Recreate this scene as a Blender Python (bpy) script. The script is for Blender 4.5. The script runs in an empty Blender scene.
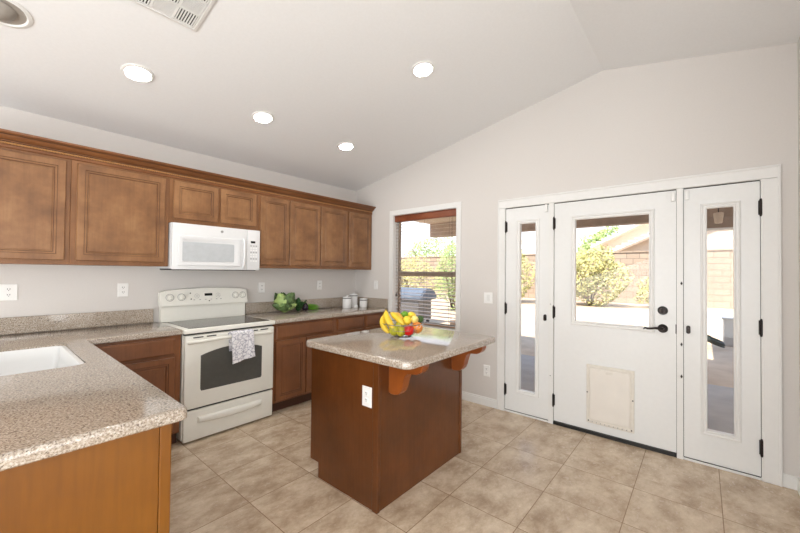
import bpy, bmesh, math, random
from mathutils import Vector, Matrix
random.seed(7)
PI = math.pi
C = bpy.context.scene.collection
D = bpy.data

# ------------------------------------------------------------ camera
CAM = Vector((-3.3954, -3.8033, 1.3821))
F_PX, YAW, PITCH, ROLL = 354.676, 0.6899, 0.0147, 0.0101
fw = Vector((math.cos(YAW), math.sin(YAW), 0)); rt = Vector((math.sin(YAW), -math.cos(YAW), 0)); up = Vector((0, 0, 1))
f2 = math.cos(PITCH) * fw + math.sin(PITCH) * up
u2 = -math.sin(PITCH) * fw + math.cos(PITCH) * up
Rc = rt * math.cos(ROLL) + u2 * math.sin(ROLL)
Uc = u2 * math.cos(ROLL) - rt * math.sin(ROLL)
cd = D.cameras.new('camera'); cam = D.objects.new('camera', cd); C.objects.link(cam)
m = Matrix.Identity(4)
for i in range(3):
    m[i][0] = Rc[i]; m[i][1] = Uc[i]; m[i][2] = -f2[i]; m[i][3] = CAM[i]
cam.matrix_world = m
cd.sensor_width = 36; cd.lens = F_PX * 36 / 800
cd.shift_x = -9.6244 / 800; cd.shift_y = 0.6944 / 800
cd.clip_start = 0.05; cd.clip_end = 300
bpy.context.scene.camera = cam

# ------------------------------------------------------------ world, sun, fill lights, exposure
w = D.worlds.new('sky'); bpy.context.scene.world = w; w.use_nodes = True
nt = w.node_tree; nt.nodes.clear()
wo = nt.nodes.new('ShaderNodeOutputWorld'); bg = nt.nodes.new('ShaderNodeBackground')
tc = nt.nodes.new('ShaderNodeTexCoord'); sx = nt.nodes.new('ShaderNodeSeparateXYZ'); cr = nt.nodes.new('ShaderNodeValToRGB')
nt.links.new(tc.outputs['Generated'], sx.inputs[0]); nt.links.new(sx.outputs['Z'], cr.inputs[0])
cr.color_ramp.elements[0].position = 0.0; cr.color_ramp.elements[0].color = (0.95, 0.97, 1.0, 1)
cr.color_ramp.elements[1].position = 0.8; cr.color_ramp.elements[1].color = (0.35, 0.55, 0.95, 1)
nt.links.new(cr.outputs[0], bg.inputs[0]); bg.inputs[1].default_value = 1.35
nt.links.new(bg.outputs[0], wo.inputs[0])

def light(name, kind, loc, energy, color=(1, 1, 1), size=1, size_y=None, target=None):
    l = D.lights.new(name, kind); l.energy = energy; l.color = color
    o = D.objects.new(name, l); C.objects.link(o); o.location = loc
    if kind == 'AREA':
        l.shape = 'RECTANGLE'; l.size = size; l.size_y = size_y or size
    if target is not None:
        o.rotation_euler = (Vector(target) - Vector(loc)).to_track_quat('-Z', 'Y').to_euler()
    return o
sun = light('sun', 'SUN', (0, 0, 10), 6.2, (1.0, 0.95, 0.86), target=(5.2, -1.3, 0)); sun.data.angle = 0.01
# added fill lights out of view, tilted up to brighten ceiling and room
light('fill_rear', 'AREA', (-4.1, -7.0, 1.3), 60, (0.95, 0.98, 1.0), 3.8, 2.2, (-3.2, -1, 3.4))
light('fill_left', 'AREA', (-6.0, -3.2, 1.35), 150, (0.95, 0.98, 1.0), 5.4, 2.4, (-1.5, -2.6, 3.2))
sc = bpy.context.scene
sc.view_settings.view_transform = 'Standard'; sc.view_settings.look = 'None'
sc.view_settings.gamma = 1; sc.view_settings.use_curve_mapping = False
sc.view_settings.exposure = 0.68
sc.cycles.max_bounces = 10; sc.cycles.diffuse_bounces = 6; sc.cycles.transparent_max_bounces = 12
sc.cycles.use_denoising = True
sc.cycles.sample_clamp_indirect = 6
CAN_EMIT = 55

# ------------------------------------------------------------ materials
def lin(c):
    return tuple((v / 12.92 if v <= 0.04045 else ((v + 0.055) / 1.055) ** 2.4) for v in [x / 255 for x in c]) + (1,)
def nodes(name):
    mt = D.materials.new(name); mt.use_nodes = True
    return mt, mt.node_tree, mt.node_tree.nodes['Principled BSDF']
def ramp(nt, src, stops):
    r = nt.nodes.new('ShaderNodeValToRGB'); e = r.color_ramp.elements
    while len(e) < len(stops): e.new(0.5)
    for k, (p, c) in enumerate(stops): e[k].position = p; e[k].color = c
    nt.links.new(src, r.inputs[0]); return r.outputs[0]
def noise(nt, scale, detail=4, rough=0.5, mapscale=None, vec=None):
    n = nt.nodes.new('ShaderNodeTexNoise'); n.inputs['Scale'].default_value = scale
    n.inputs['Detail'].default_value = detail; n.inputs['Roughness'].default_value = rough
    if vec is None:
        t = nt.nodes.new('ShaderNodeTexCoord'); vec = t.outputs['Object']
    if mapscale:
        mp = nt.nodes.new('ShaderNodeMapping'); mp.inputs['Scale'].default_value = mapscale
        nt.links.new(vec, mp.inputs[0]); vec = mp.outputs[0]
    nt.links.new(vec, n.inputs['Vector']); return n.outputs[0]
def mix(nt, fac, a, b, mode='MIX'):
    x = nt.nodes.new('ShaderNodeMix'); x.data_type = 'RGBA'; x.blend_type = mode
    for s, v in ((0, fac), (6, a), (7, b)):
        if hasattr(v, 'is_linked'): nt.links.new(v, x.inputs[s])
        else: x.inputs[s].default_value = v
    return x.outputs[2]
def bump(nt, p, h, strength=0.2, dist=0.002):
    b = nt.nodes.new('ShaderNodeBump'); b.inputs['Strength'].default_value = strength; b.inputs['Distance'].default_value = dist
    nt.links.new(h, b.inputs['Height']); nt.links.new(b.outputs[0], p.inputs['Normal'])
def plain(name, rgb, rough=0.5, metal=0.0, var=0.04, nscale=30, emit=None, coat=0.0, bmp=0.0):
    mt, nt, p = nodes(name); c = lin(rgb)
    n = noise(nt, nscale, 3)
    lo = tuple(max(0, v * (1 - var)) for v in c[:3]) + (1,); hi = tuple(min(1, v * (1 + var)) for v in c[:3]) + (1,)
    nt.links.new(ramp(nt, n, [(0.3, lo), (0.7, hi)]), p.inputs['Base Color'])
    p.inputs['Roughness'].default_value = rough; p.inputs['Metallic'].default_value = metal
    p.inputs['Coat Weight'].default_value = coat
    if bmp: bump(nt, p, n, bmp)
    if emit:
        p.inputs['Emission Color'].default_value = lin(emit[0]); p.inputs['Emission Strength'].default_value = emit[1]
    return mt
def wood(name, dark, mid, light_, rough=0.35, grain=0.35, zgrain=True, cloud=2.6):
    mt, nt, p = nodes(name)
    ms = (14, 14, 0.9) if zgrain else (0.9, 14, 14)
    cl = noise(nt, cloud, 5, 0.6)
    gr = noise(nt, 5, 6, 0.6, ms)
    base = ramp(nt, cl, [(0.3, lin(dark)), (0.5, lin(mid)), (0.7, lin(light_))])
    g = ramp(nt, gr, [(0.35, (0.62, 0.58, 0.55, 1)), (0.6, (1, 1, 1, 1))])
    col = mix(nt, grain, base, g, 'MULTIPLY')
    nt.links.new(col, p.inputs['Base Color']); p.inputs['Roughness'].default_value = rough
    bump(nt, p, gr, 0.08, 0.001)
    return mt
def granite(name):
    mt, nt, p = nodes(name)
    a = noise(nt, 150, 3, 0.6); b = noise(nt, 75, 5, 0.65); c = noise(nt, 210, 2, 0.5); d = noise(nt, 5, 2)
    base = ramp(nt, a, [(0.38, lin((150, 134, 118))), (0.47, lin((176, 163, 148))), (0.56, lin((193, 182, 168))), (0.68, lin((216, 208, 197)))])
    dk = ramp(nt, b, [(0.36, (1, 1, 1, 1)), (0.40, (0, 0, 0, 1))])
    col = mix(nt, dk, base, lin((116, 102, 90)))
    dk2 = ramp(nt, c, [(0.33, (1, 1, 1, 1)), (0.37, (0, 0, 0, 1))])
    col = mix(nt, dk2, col, lin((92, 80, 70)))
    col = mix(nt, 1.0, col, ramp(nt, d, [(0.3, (0.84, 0.83, 0.82, 1)), (0.7, (0.91, 0.90, 0.89, 1))]), 'MULTIPLY')
    nt.links.new(col, p.inputs['Base Color']); p.inputs['Roughness'].default_value = 0.07
    p.inputs['Specular IOR Level'].default_value = 1.0
    return mt
def tile(name):
    mt, nt, p = nodes(name)
    t = nt.nodes.new('ShaderNodeTexCoord'); mp = nt.nodes.new('ShaderNodeMapping')
    mp.inputs['Location'].default_value = (0.675 + 0.418 * 40, 3.458 + 0.4345 * 40, 0)
    nt.links.new(t.outputs['Object'], mp.inputs[0])
    br = nt.nodes.new('ShaderNodeTexBrick'); br.offset = 0; br.squash = 1
    br.inputs['Scale'].default_value = 1; br.inputs['Mortar Size'].default_value = 0.0022
    br.inputs['Mortar Smooth'].default_value = 0.1; br.inputs['Bias'].default_value = 0
    br.inputs['Brick Width'].default_value = 0.418; br.inputs['Row Height'].default_value = 0.4345
    br.inputs['Color1'].default_value = (0.86, 0.86, 0.86, 1); br.inputs['Color2'].default_value = (1, 1, 1, 1)
    nt.links.new(mp.outputs[0], br.inputs['Vector'])
    # the last course along the door wall runs through without a cross joint
    b2 = nt.nodes.new('ShaderNodeTexBrick'); b2.offset = 0; b2.squash = 1
    for k_ in ('Scale', 'Mortar Size', 'Mortar Smooth', 'Bias', 'Row Height', 'Color1', 'Color2'): b2.inputs[k_].default_value = br.inputs[k_].default_value
    b2.inputs['Brick Width'].default_value = 300
    nt.links.new(mp.outputs[0], b2.inputs['Vector'])
    sp = nt.nodes.new('ShaderNodeSeparateXYZ'); nt.links.new(t.outputs['Object'], sp.inputs[0])
    gt_ = nt.nodes.new('ShaderNodeMath'); gt_.operation = 'GREATER_THAN'; gt_.inputs[1].default_value = -0.5; nt.links.new(sp.outputs['X'], gt_.inputs[0])
    jc = mix(nt, gt_.outputs[0], br.outputs['Fac'], b2.outputs['Fac'])
    # cloudy veining, running at a slant
    mp2 = nt.nodes.new('ShaderNodeMapping'); mp2.inputs['Rotation'].default_value = (0, 0, 0.5); mp2.inputs['Scale'].default_value = (2.0, 2.9, 1)
    nt.links.new(t.outputs['Object'], mp2.inputs[0])
    off = nt.nodes.new('ShaderNodeVectorMath'); off.operation = 'MULTIPLY_ADD'
    nt.links.new(mix(nt, gt_.outputs[0], br.outputs['Color'], (.93, .93, .93, 1)), off.inputs[0]); off.inputs[1].default_value = (37, 53, 0); nt.links.new(mp2.outputs[0], off.inputs[2])
    n1 = noise(nt, 2.3, 10, 0.7, vec=off.outputs[0]); n2 = noise(nt, 11, 8, 0.7, vec=off.outputs[0])
    col = ramp(nt, n1, [(0.30, lin((158, 135, 111))), (0.44, lin((188, 167, 143))), (0.55, lin((208, 189, 165))), (0.70, lin((228, 213, 192)))])
    col = mix(nt, 0.45, col, ramp(nt, n2, [(0.3, (0.74, 0.71, 0.67, 1)), (0.58, (1, 1, 1, 1))]), 'MULTIPLY')
    col = mix(nt, jc, col, lin((138, 112, 88)))
    nt.links.new(col, p.inputs['Base Color'])
    rr = ramp(nt, n2, [(0.3, (0.30, 0.30, 0.30, 1)), (0.7, (0.2, 0.2, 0.2, 1))]); nt.links.new(rr, p.inputs['Roughness'])
    inv = nt.nodes.new('ShaderNodeMath'); inv.operation = 'SUBTRACT'; inv.inputs[0].default_value = 1; nt.links.new(jc, inv.inputs[1])
    bump(nt, p, inv.outputs[0], 0.5, 0.002)
    return mt
def glass(name, tint=(1, 1, 1, 1), amount=0.08):
    mt = D.materials.new(name); mt.use_nodes = True; nt = mt.node_tree; nt.nodes.clear()
    o = nt.nodes.new('ShaderNodeOutputMaterial'); tr = nt.nodes.new('ShaderNodeBsdfTransparent'); gl = nt.nodes.new('ShaderNodeBsdfGlossy')
    tr.inputs[0].default_value = tint; gl.inputs['Roughness'].default_value = 0.02
    mx = nt.nodes.new('ShaderNodeMixShader'); lw = nt.nodes.new('ShaderNodeLayerWeight'); lw.inputs['Blend'].default_value = 0.2
    mu = nt.nodes.new('ShaderNodeMath'); mu.operation = 'MULTIPLY'; mu.inputs[1].default_value = 0.3
    ad = nt.nodes.new('ShaderNodeMath'); ad.operation = 'ADD'; ad.inputs[1].default_value = amount * 0.2
    nt.links.new(lw.outputs['Facing'], mu.inputs[0]); nt.links.new(mu.outputs[0], ad.inputs[0])
    nt.links.new(ad.outputs[0], mx.inputs[0]); nt.links.new(tr.outputs[0], mx.inputs[1]); nt.links.new(gl.outputs[0], mx.inputs[2])
    nt.links.new(mx.outputs[0], o.inputs[0]); return mt
def blocks(name):
    mt, nt, p = nodes(name)
    t = nt.nodes.new('ShaderNodeTexCoord'); s = nt.nodes.new('ShaderNodeSeparateXYZ'); cb = nt.nodes.new('ShaderNodeCombineXYZ')
    nt.links.new(t.outputs['Object'], s.inputs[0]); nt.links.new(s.outputs['Y'], cb.inputs[0]); nt.links.new(s.outputs['Z'], cb.inputs[1])
    br = nt.nodes.new('ShaderNodeTexBrick'); br.inputs['Scale'].default_value = 1
    br.inputs['Brick Width'].default_value = 0.56; br.inputs['Row Height'].default_value = 0.28; br.inputs['Mortar Size'].default_value = 0.014
    br.inputs['Color1'].default_value = lin((176, 156, 136)); br.inputs['Color2'].default_value = lin((162, 143, 124)); br.inputs['Mortar'].default_value = lin((124, 108, 94))
    nt.links.new(cb.outputs[0], br.inputs['Vector'])
    nt.links.new(br.outputs['Color'], p.inputs['Base Color']); p.inputs['Roughness'].default_value = 0.9
    return mt
def towel_mat():
    mt, nt, p = nodes('towel_print')
    t = nt.nodes.new('ShaderNodeTexCoord')
    wv = nt.nodes.new('ShaderNodeTexVoronoi'); wv.feature = 'DISTANCE_TO_EDGE'; wv.inputs['Scale'].default_value = 26
    nt.links.new(t.outputs['Object'], wv.inputs['Vector'])
    n = noise(nt, 60, 3)
    a = ramp(nt, wv.outputs['Distance'], [(0.03, lin((186, 186, 198))), (0.08, lin((238, 237, 240)))])
    b = ramp(nt, n, [(0.36, lin((176, 176, 190))), (0.46, (1, 1, 1, 1))])
    nt.links.new(mix(nt, 0.7, a, b, 'MULTIPLY'), p.inputs['Base Color']); p.inputs['Roughness'].default_value = 0.9
    return mt

M = {}
M['wall'] = plain('wall_paint', (214, 210, 206), 0.75, var=0.012, nscale=90, bmp=0.04)
M['ceil'] = plain('ceiling_paint', (234, 235, 236), 0.85, var=0.012, nscale=60, bmp=0.05)
M['trim'] = plain('white_trim_paint', (230, 230, 228), 0.35, var=0.01)
M['door'] = plain('white_door_paint', (230, 231, 230), 0.32, var=0.01)
M['floor'] = tile('beige_floor_tile')
M['granite'] = granite('speckled_quartz')
M['maple'] = wood('glazed_maple', (110, 74, 46), (134, 94, 60), (156, 114, 76), 0.36, 0.3, cloud=4.5)
M['maple_frame'] = wood('glazed_maple_frame', (112, 74, 44), (130, 88, 54), (144, 100, 62), 0.38, 0.3)
M['base_wood'] = wood('maple_base', (106, 64, 36), (126, 78, 46), (142, 92, 56), 0.35, 0.3)
M['rope'] = plain('rope_bead_maple', (176, 128, 78), 0.4)
M['crown'] = wood('maple_crown', (104, 64, 34), (122, 76, 42), (136, 88, 50), 0.32, 0.3, zgrain=False)
M['island'] = wood('cherry_veneer', (82, 46, 20), (96, 54, 24), (110, 63, 29), 0.2, 0.25, cloud=1.6)
M['pen'] = wood('amber_veneer', (106, 62, 10), (120, 72, 13), (132, 82, 18), 0.3, 0.3, cloud=1.5)
M['glaze'] = plain('dark_glaze', (84, 50, 26), 0.5)
M['toe'] = plain('dark_toe_kick', (74, 42, 24), 0.6)
M['white'] = plain('white_enamel', (236, 236, 230), 0.18, var=0.01)
M['bisque'] = plain('warm_white_enamel', (236, 235, 227), 0.2, var=0.01)
M['mwwhite'] = plain('white_plastic', (220, 221, 222), 0.25, var=0.01)
M['cooktop'] = plain('glass_cooktop', (58, 54, 50), 0.06, var=0.15, nscale=300)
M['ovenglass'] = plain('dark_oven_glass', (90, 89, 85), 0.08)
M['mwglass'] = plain('grey_mesh_glass', (186, 190, 193), 0.15)
M['black'] = plain('black_plastic', (20, 20, 20), 0.4)
M['display'] = plain('black_display', (16, 18, 18), 0.15)
M['bronze'] = plain('dark_bronze', (44, 38, 36), 0.35, 0.7)
M['grey'] = plain('grey_print', (150, 150, 148), 0.5)
M['seam'] = plain('dark_seam', (40, 38, 36), 0.7)
M['plate'] = plain('white_cover_plate', (240, 240, 238), 0.35, var=0.01)
M['slot'] = plain('dark_slot', (60, 58, 55), 0.6)
M['porcelain'] = plain('white_porcelain', (226, 227, 227), 0.1, var=0.005)
M['steel'] = plain('brushed_steel', (170, 170, 168), 0.25, 1.0)
M['petframe'] = plain('almond_plastic', (224, 219, 209), 0.45)
M['petpanel'] = plain('cream_plastic', (230, 225, 217), 0.4, var=0.03, nscale=6)
M['glass'] = glass('clear_glass')
M['blind'] = wood('walnut_blind', (150, 120, 96), (166, 136, 112), (178, 150, 126), 0.3, 0.3, zgrain=False)
M['valance'] = wood('walnut_valance', (120, 62, 38), (136, 74, 46), (148, 86, 56), 0.4, 0.3, zgrain=False)
M['sash'] = plain('bronze_window_sash', (158, 142, 126), 0.5)
M['cord'] = plain('dark_cord', (58, 44, 36), 0.8)
M['towel'] = towel_mat()
M['banana'] = plain('banana_skin', (226, 192, 48), 0.45, var=0.12, nscale=14)
M['banana_tip'] = plain('banana_tip', (104, 86, 34), 0.6)
M['mango'] = plain('mango_skin', (236, 178, 84), 0.45, var=0.3, nscale=9)
M['lemon'] = plain('lemon_skin', (240, 210, 62), 0.45, var=0.08, nscale=60, bmp=0.2)
M['palelemon'] = plain('pale_lemon_skin', (240, 222, 130), 0.45, var=0.08, nscale=60, bmp=0.2)
M['lime'] = plain('lime_skin', (104, 156, 34), 0.4, var=0.2, nscale=20)
M['avocado'] = plain('avocado_skin', (62, 92, 40), 0.55, var=0.3, nscale=40)
M['pear'] = plain('pear_skin', (172, 168, 44), 0.45, var=0.25, nscale=22)
M['apple'] = plain('apple_skin', (196, 24, 22), 0.3, var=0.3, nscale=12)
M['orange'] = plain('orange_peel', (226, 140, 60), 0.5, var=0.15, nscale=60, bmp=0.2)
M['stem'] = plain('brown_stem', (84, 62, 34), 0.7)
M['cabbage'] = plain('cabbage_leaf', (150, 172, 104), 0.5, var=0.35, nscale=18)
M['cabbage_dark'] = plain('outer_cabbage_leaf', (88, 114, 66), 0.55, var=0.6, nscale=20)
M['kale'] = plain('dark_leaf', (40, 84, 34), 0.55, var=0.4, nscale=40)
M['eggplant'] = plain('eggplant_skin', (34, 20, 34), 0.25)
M['greens'] = plain('bright_green', (96, 150, 40), 0.5, var=0.25, nscale=30)
M['bead'] = plain('black_rubber', (36, 34, 32), 0.6)
M['lamp'] = plain('lit_lens', (255, 250, 240), 0.5, emit=((255, 251, 246), CAN_EMIT))
M['can'] = plain('grey_can_inside', (158, 152, 144), 0.5)
M['dirt'] = plain('desert_gravel', (190, 166, 138), 0.95, var=0.12, nscale=3)
M['concrete'] = plain('patio_concrete', (168, 162, 154), 0.85, var=0.1, nscale=4)
M['block'] = blocks('block_wall')
M['stucco'] = plain('patio_stucco', (186, 166, 146), 0.9, bmp=0.2)
M['beam'] = plain('patio_beam_paint', (156, 136, 120), 0.8, var=0.1, nscale=8)
M['nstucco'] = plain('neighbour_stucco', (205, 190, 172), 0.9)
M['roof'] = plain('roof_tile', (232, 224, 212), 0.9, var=0.2, nscale=3)
M['fascia'] = plain('roof_fascia', (172, 148, 128), 0.8)
M['leafy'] = plain('shrub_leaves', (186, 180, 118), 0.8, var=0.35, nscale=6)
M['leafg'] = plain('tree_leaves', (160, 178, 110), 0.8, var=0.35, nscale=6)
M['bark'] = plain('shrub_bark', (120, 98, 76), 0.9)
M['grillcover'] = plain('blue_grey_cover', (86, 95, 107), 0.6, var=0.1, nscale=6)
M['grillbody'] = plain('grill_body', (92, 88, 84), 0.5)
M['hose'] = plain('dark_hose', (44, 52, 46), 0.5)
M['box'] = plain('grey_box', (168, 166, 162), 0.6)
M['clay'] = plain('clay_pot', (150, 130, 112), 0.8)

# ------------------------------------------------------------ helpers
def B(): return bmesh.new()
def fin(name, bm, mat, parent=None, smooth=False, mats=None):
    bmesh.ops.recalc_face_normals(bm, faces=bm.faces)
    me = D.meshes.new(name)
    if parent is not None:
        inv = parent['_w'] if '_w' in parent else (0, 0, 0)
        bmesh.ops.translate(bm, verts=bm.verts, vec=(-inv[0], -inv[1], -inv[2]))
    bm.to_mesh(me); bm.free()
    if smooth:
        for p in me.polygons: p.use_smooth = True
        try: me.set_sharp_from_angle(angle=math.radians(40))
        except Exception: pass
    o = D.objects.new(name, me); C.objects.link(o)
    for k in (mats or [mat]): me.materials.append(M[k] if isinstance(k, str) else k)
    if parent is not None:
        o.parent = parent; o['_w'] = parent['_w'] if '_w' in parent else (0, 0, 0)
    return o
def tag(o, label=None, cat=None, group=None, kind=None):
    if label: o['label'] = label
    if cat: o['category'] = cat
    if group: o['group'] = group
    if kind: o['kind'] = kind
    return o
def thing(name, loc, label, cat, group=None, kind=None):
    o = D.objects.new(name, None); o.empty_display_size = 0.1; C.objects.link(o); o.location = loc; o['_w'] = tuple(loc)
    return tag(o, label, cat, group, kind)
def single(name, bm, mat, label, cat, group=None, smooth=True, mats=None):
    return tag(fin(name, bm, mat, None, smooth, mats), label, cat, group)
def struct(name, bm, mat, parent=None, label=None, cat=None, smooth=False):
    o = fin(name, bm, mat, parent, smooth)
    if parent is None: tag(o, label, cat, None, 'structure')
    return o
def box(bm, x0, x1, y0, y1, z0, z1, bev=0, seg=2):
    r = bmesh.ops.create_cube(bm, size=1)
    vs = r['verts']
    for v in vs:
        v.co = Vector(((x0 + x1) / 2 + v.co.x * abs(x1 - x0), (y0 + y1) / 2 + v.co.y * abs(y1 - y0), (z0 + z1) / 2 + v.co.z * abs(z1 - z0)))
    if bev:
        es = list({e for v in vs for e in v.link_edges})
        bmesh.ops.bevel(bm, geom=es, offset=bev, segments=seg, affect='EDGES', profile=0.5)
    return bm
def prism(bm, pts, axis, a, b):
    """pts 2-D polygon; axis 0: pts=(y,z) extruded x a..b; 1: pts=(x,z); 2: pts=(x,y)."""
    def P(p, t):
        return (t, p[0], p[1]) if axis == 0 else ((p[0], t, p[1]) if axis == 1 else (p[0], p[1], t))
    A = [bm.verts.new(P(p, a)) for p in pts]; Bv = [bm.verts.new(P(p, b)) for p in pts]
    bm.faces.new(A); bm.faces.new(Bv[::-1]); n = len(pts)
    for i in range(n): bm.faces.new((A[i], A[(i + 1) % n], Bv[(i + 1) % n], Bv[i]))
    return bm
def lathe(bm, prof, c=(0, 0, 0), n=24, axis='z', cap=True):
    rings = []
    for r, h in prof:
        ring = []
        for i in range(n):
            t = 2 * PI * i / n; p = (r * math.cos(t), r * math.sin(t), h)
            if axis == 'x': p = (p[2], p[0], p[1])
            elif axis == 'y': p = (p[0], p[2], p[1])
            ring.append(bm.verts.new((c[0] + p[0], c[1] + p[1], c[2] + p[2])))
        rings.append(ring)
    for a, b in zip(rings, rings[1:]):
        for i in range(n): bm.faces.new((a[i], a[(i + 1) % n], b[(i + 1) % n], b[i]))
    if cap:
        bm.faces.new(rings[0]); bm.faces.new(rings[-1])
    return bm
def tube(bm, pts, r, n=8, closed=False):
    pts = [Vector(p) for p in pts]; rs = r if isinstance(r, (list, tuple)) else [r] * len(pts); rings = []
    N = len(pts); ref = None
    for i, p in enumerate(pts):
        if closed: d = pts[(i + 1) % N] - pts[i - 1]
        else: d = pts[min(i + 1, N - 1)] - pts[max(i - 1, 0)]
        d.normalize()
        if ref is None: ref = d.orthogonal().normalized()
        s = (ref - d * ref.dot(d)).normalized(); ref = s; q = d.cross(s)
        rings.append([bm.verts.new(p + (s * math.cos(2 * PI * k / n) + q * math.sin(2 * PI * k / n)) * rs[i]) for k in range(n)])
    pairs = list(zip(rings, rings[1:])) + ([(rings[-1], rings[0])] if closed else [])
    for a, b in pairs:
        for k in range(n): bm.faces.new((a[k], a[(k + 1) % n], b[(k + 1) % n], b[k]))
    if not closed: bm.faces.new(rings[0]); bm.faces.new(rings[-1])
    return bm
def ball(bm, c, r, n=16, sc=(1, 1, 1), rot=None):
    g = bmesh.ops.create_uvsphere(bm, u_segments=n, v_segments=max(6, n // 2 + 2), radius=1)
    for v in g['verts']:
        p = Vector((v.co.x * sc[0] * r, v.co.y * sc[1] * r, v.co.z * sc[2] * r))
        if rot: p.rotate(rot)
        v.co = p + Vector(c)
    return bm
# panels: plane maps (a across, b up, d out of the surface)
def back(Y): return lambda a, b, d: (a, Y - d, b)      # on a plane facing -y
def front(Y): return lambda a, b, d: (a, Y + d, b)     # facing +y
def side(X): return lambda a, b, d: (X - d, a, b)      # facing -x
def flat(Z): return lambda a, b, d: (a, b, Z + d)      # facing +z
def rings(bm, fn, a0, a1, b0, b1, prof, fill=True, startfill=False, dark=()):
    """nested rectangular rings: prof = [(inset, height)...]"""
    L = []
    for ins, d in prof:
        L.append([bm.verts.new(fn(*p, d)) for p in ((a0 + ins, b0 + ins), (a1 - ins, b0 + ins), (a1 - ins, b1 - ins), (a0 + ins, b1 - ins))])
    for k, (p, q) in enumerate(zip(L, L[1:])):
        for i in range(4): bm.faces.new((p[i], p[(i + 1) % 4], q[(i + 1) % 4], q[i])).material_index = 1 if k in dark else 0
    if fill: bm.faces.new(L[-1])
    if startfill: bm.faces.new(L[0])
    return bm
DOORP = [(0, 0), (0, .014), (.004, .019), (.042, .019), (.045, .015), (.056, .015), (.0595, .010), (.066, .010), (.069, .013)]
GLZ = (3, 5)      # ring steps that hold the dark glaze
DRAWP = [(0, 0), (0, .012), (.010, .018), (.014, .019)]
def rpoly(x0, x1, y0, y1, r, n=6, corners=(1, 1, 1, 1)):
    """ccw rounded rectangle, corner order: (x0,y0),(x1,y0),(x1,y1),(x0,y1)"""
    out = []
    for k, (cx, cy, sxx, syy, t0) in enumerate(((x0, y0, 1, 1, PI), (x1, y0, -1, 1, 1.5 * PI), (x1, y1, -1, -1, 0), (x0, y1, 1, -1, .5 * PI))):
        if corners[k] and r:
            for i in range(n + 1):
                t = t0 + i / n * PI / 2
                out.append((cx + sxx * r + r * math.cos(t), cy + syy * r + r * math.sin(t)))
        else: out.append((cx, cy))
    return out
def inset(poly, d):
    n = len(poly); out = []
    for i in range(n):
        p0, p1, p2 = Vector(poly[i - 1]), Vector(poly[i]), Vector(poly[(i + 1) % n])
        e1 = (p1 - p0).normalized(); e2 = (p2 - p1).normalized()
        n1 = Vector((-e1.y, e1.x)); n2 = Vector((-e2.y, e2.x))
        b = n1 + n2; b = b / max(b.length_squared / 2, 1e-6) if b.length > 1e-6 else n1
        out.append(tuple(p1 + b * d))
    return out
def slab(bm, outer, z0, z1, r, hole=None):
    prof = [(0.004, z0), (0, z0 + .004)] + [(r * (1 - math.cos(t)), z1 - r + r * math.sin(t)) for t in (0, .5, 1.0, PI / 2)]
    L = []
    for ins, z in prof:
        pl = inset(outer, ins) if ins > 1e-9 else outer
        L.append([bm.verts.new((p[0], p[1], z)) for p in pl])
    n = len(outer)
    for a, b in zip(L, L[1:]):
        for i in range(n): bm.faces.new((a[i], a[(i + 1) % n], b[(i + 1) % n], b[i]))
    holes = []
    if hole:
        hp = [[bm.verts.new((p[0], p[1], z)) for p in hole] for z in (z0, z1)]
        k = len(hole)
        for i in range(k): bm.faces.new((hp[0][i], hp[0][(i + 1) % k], hp[1][(i + 1) % k], hp[1][i]))
        holes = hp
    for li, hi in ((0, 0), (-1, 1)):
        ring = L[li]
        es = [bm.edges.get((ring[i], ring[(i + 1) % n])) for i in range(n)]
        if holes:
            h = holes[hi]; es += [bm.edges.get((h[i], h[(i + 1) % len(h)])) for i in range(len(h))]
            bmesh.ops.triangle_fill(bm, edges=es, use_beauty=True)
        else: bm.faces.new(ring)
    return bm

# ============================================================ ROOM SHELL
RIDGE_Y, RIDGE_Z, SL = -3.145, 3.143, 0.195
H0 = 2.527                                    # ceiling height at the cabinet wall
def cz(y): return H0 + (RIDGE_Z - H0) * (y / RIDGE_Y) if y > RIDGE_Y else RIDGE_Z - SL * (RIDGE_Y - y)
XL, YB = -6.2, -7.2
bm = B(); box(bm, XL, 0.14, YB, 0.14, -0.06, 0); struct('floor', bm, 'floor', label='beige mottled ceramic tile floor of the kitchen', cat='floor')
bm = B(); prism(bm, [(0.15, cz(0) - .03), (0, cz(0)), (RIDGE_Y, RIDGE_Z), (YB, cz(YB)), (YB, 3.4), (0.15, 3.4)], 0, XL - .1, 0.16)
struct('ceiling', bm, 'ceil', label='white vaulted ceiling sloping up from the cabinet wall', cat='ceiling')
bm = B(); box(bm, XL - .1, 0, 0, 0.14, 0, cz(0) + .02); struct('wall_back', bm, 'wall', label='pale wall behind the wall cabinets', cat='wall')
# door wall with openings
WY0, WY1, WZ0, WZ1 = -1.68, -0.725, 0.74, 2.115      # kitchen window opening
DY0, DY1, DZ = -4.13, -2.245, 2.055                  # door unit opening
T = 0.14
bm = B()
def wallseg(y0, y1, z0, z1=None):
    if z1 is None:
        ys = [y0] + ([RIDGE_Y] if y0 < RIDGE_Y < y1 else []) + [y1]
        pts = [(y0, z0), (y1, z0)] + [(y, cz(y) + .01) for y in reversed(ys)]
        prism(bm, pts, 0, 0, T)
    else: box(bm, 0, T, y0, y1, z0, z1)
wallseg(WY1, 0.14, 0); wallseg(WY0, WY1, WZ1); wallseg(WY0, WY1, 0, WZ0); wallseg(DY1, WY0, 0); wallseg(DY0, DY1, DZ); wallseg(-4.5, DY0, 0)
struct('wall_right', bm, 'wall', label='pale gabled wall with the window and the white doors', cat='wall')
bm = B(); box(bm, -2.0, 0, -4.41, -4.288, 0, cz(-4.3) + .02); struct('wall_front', bm, 'wall', label='short pale wall at the right edge beyond the doors', cat='wall')
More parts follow.
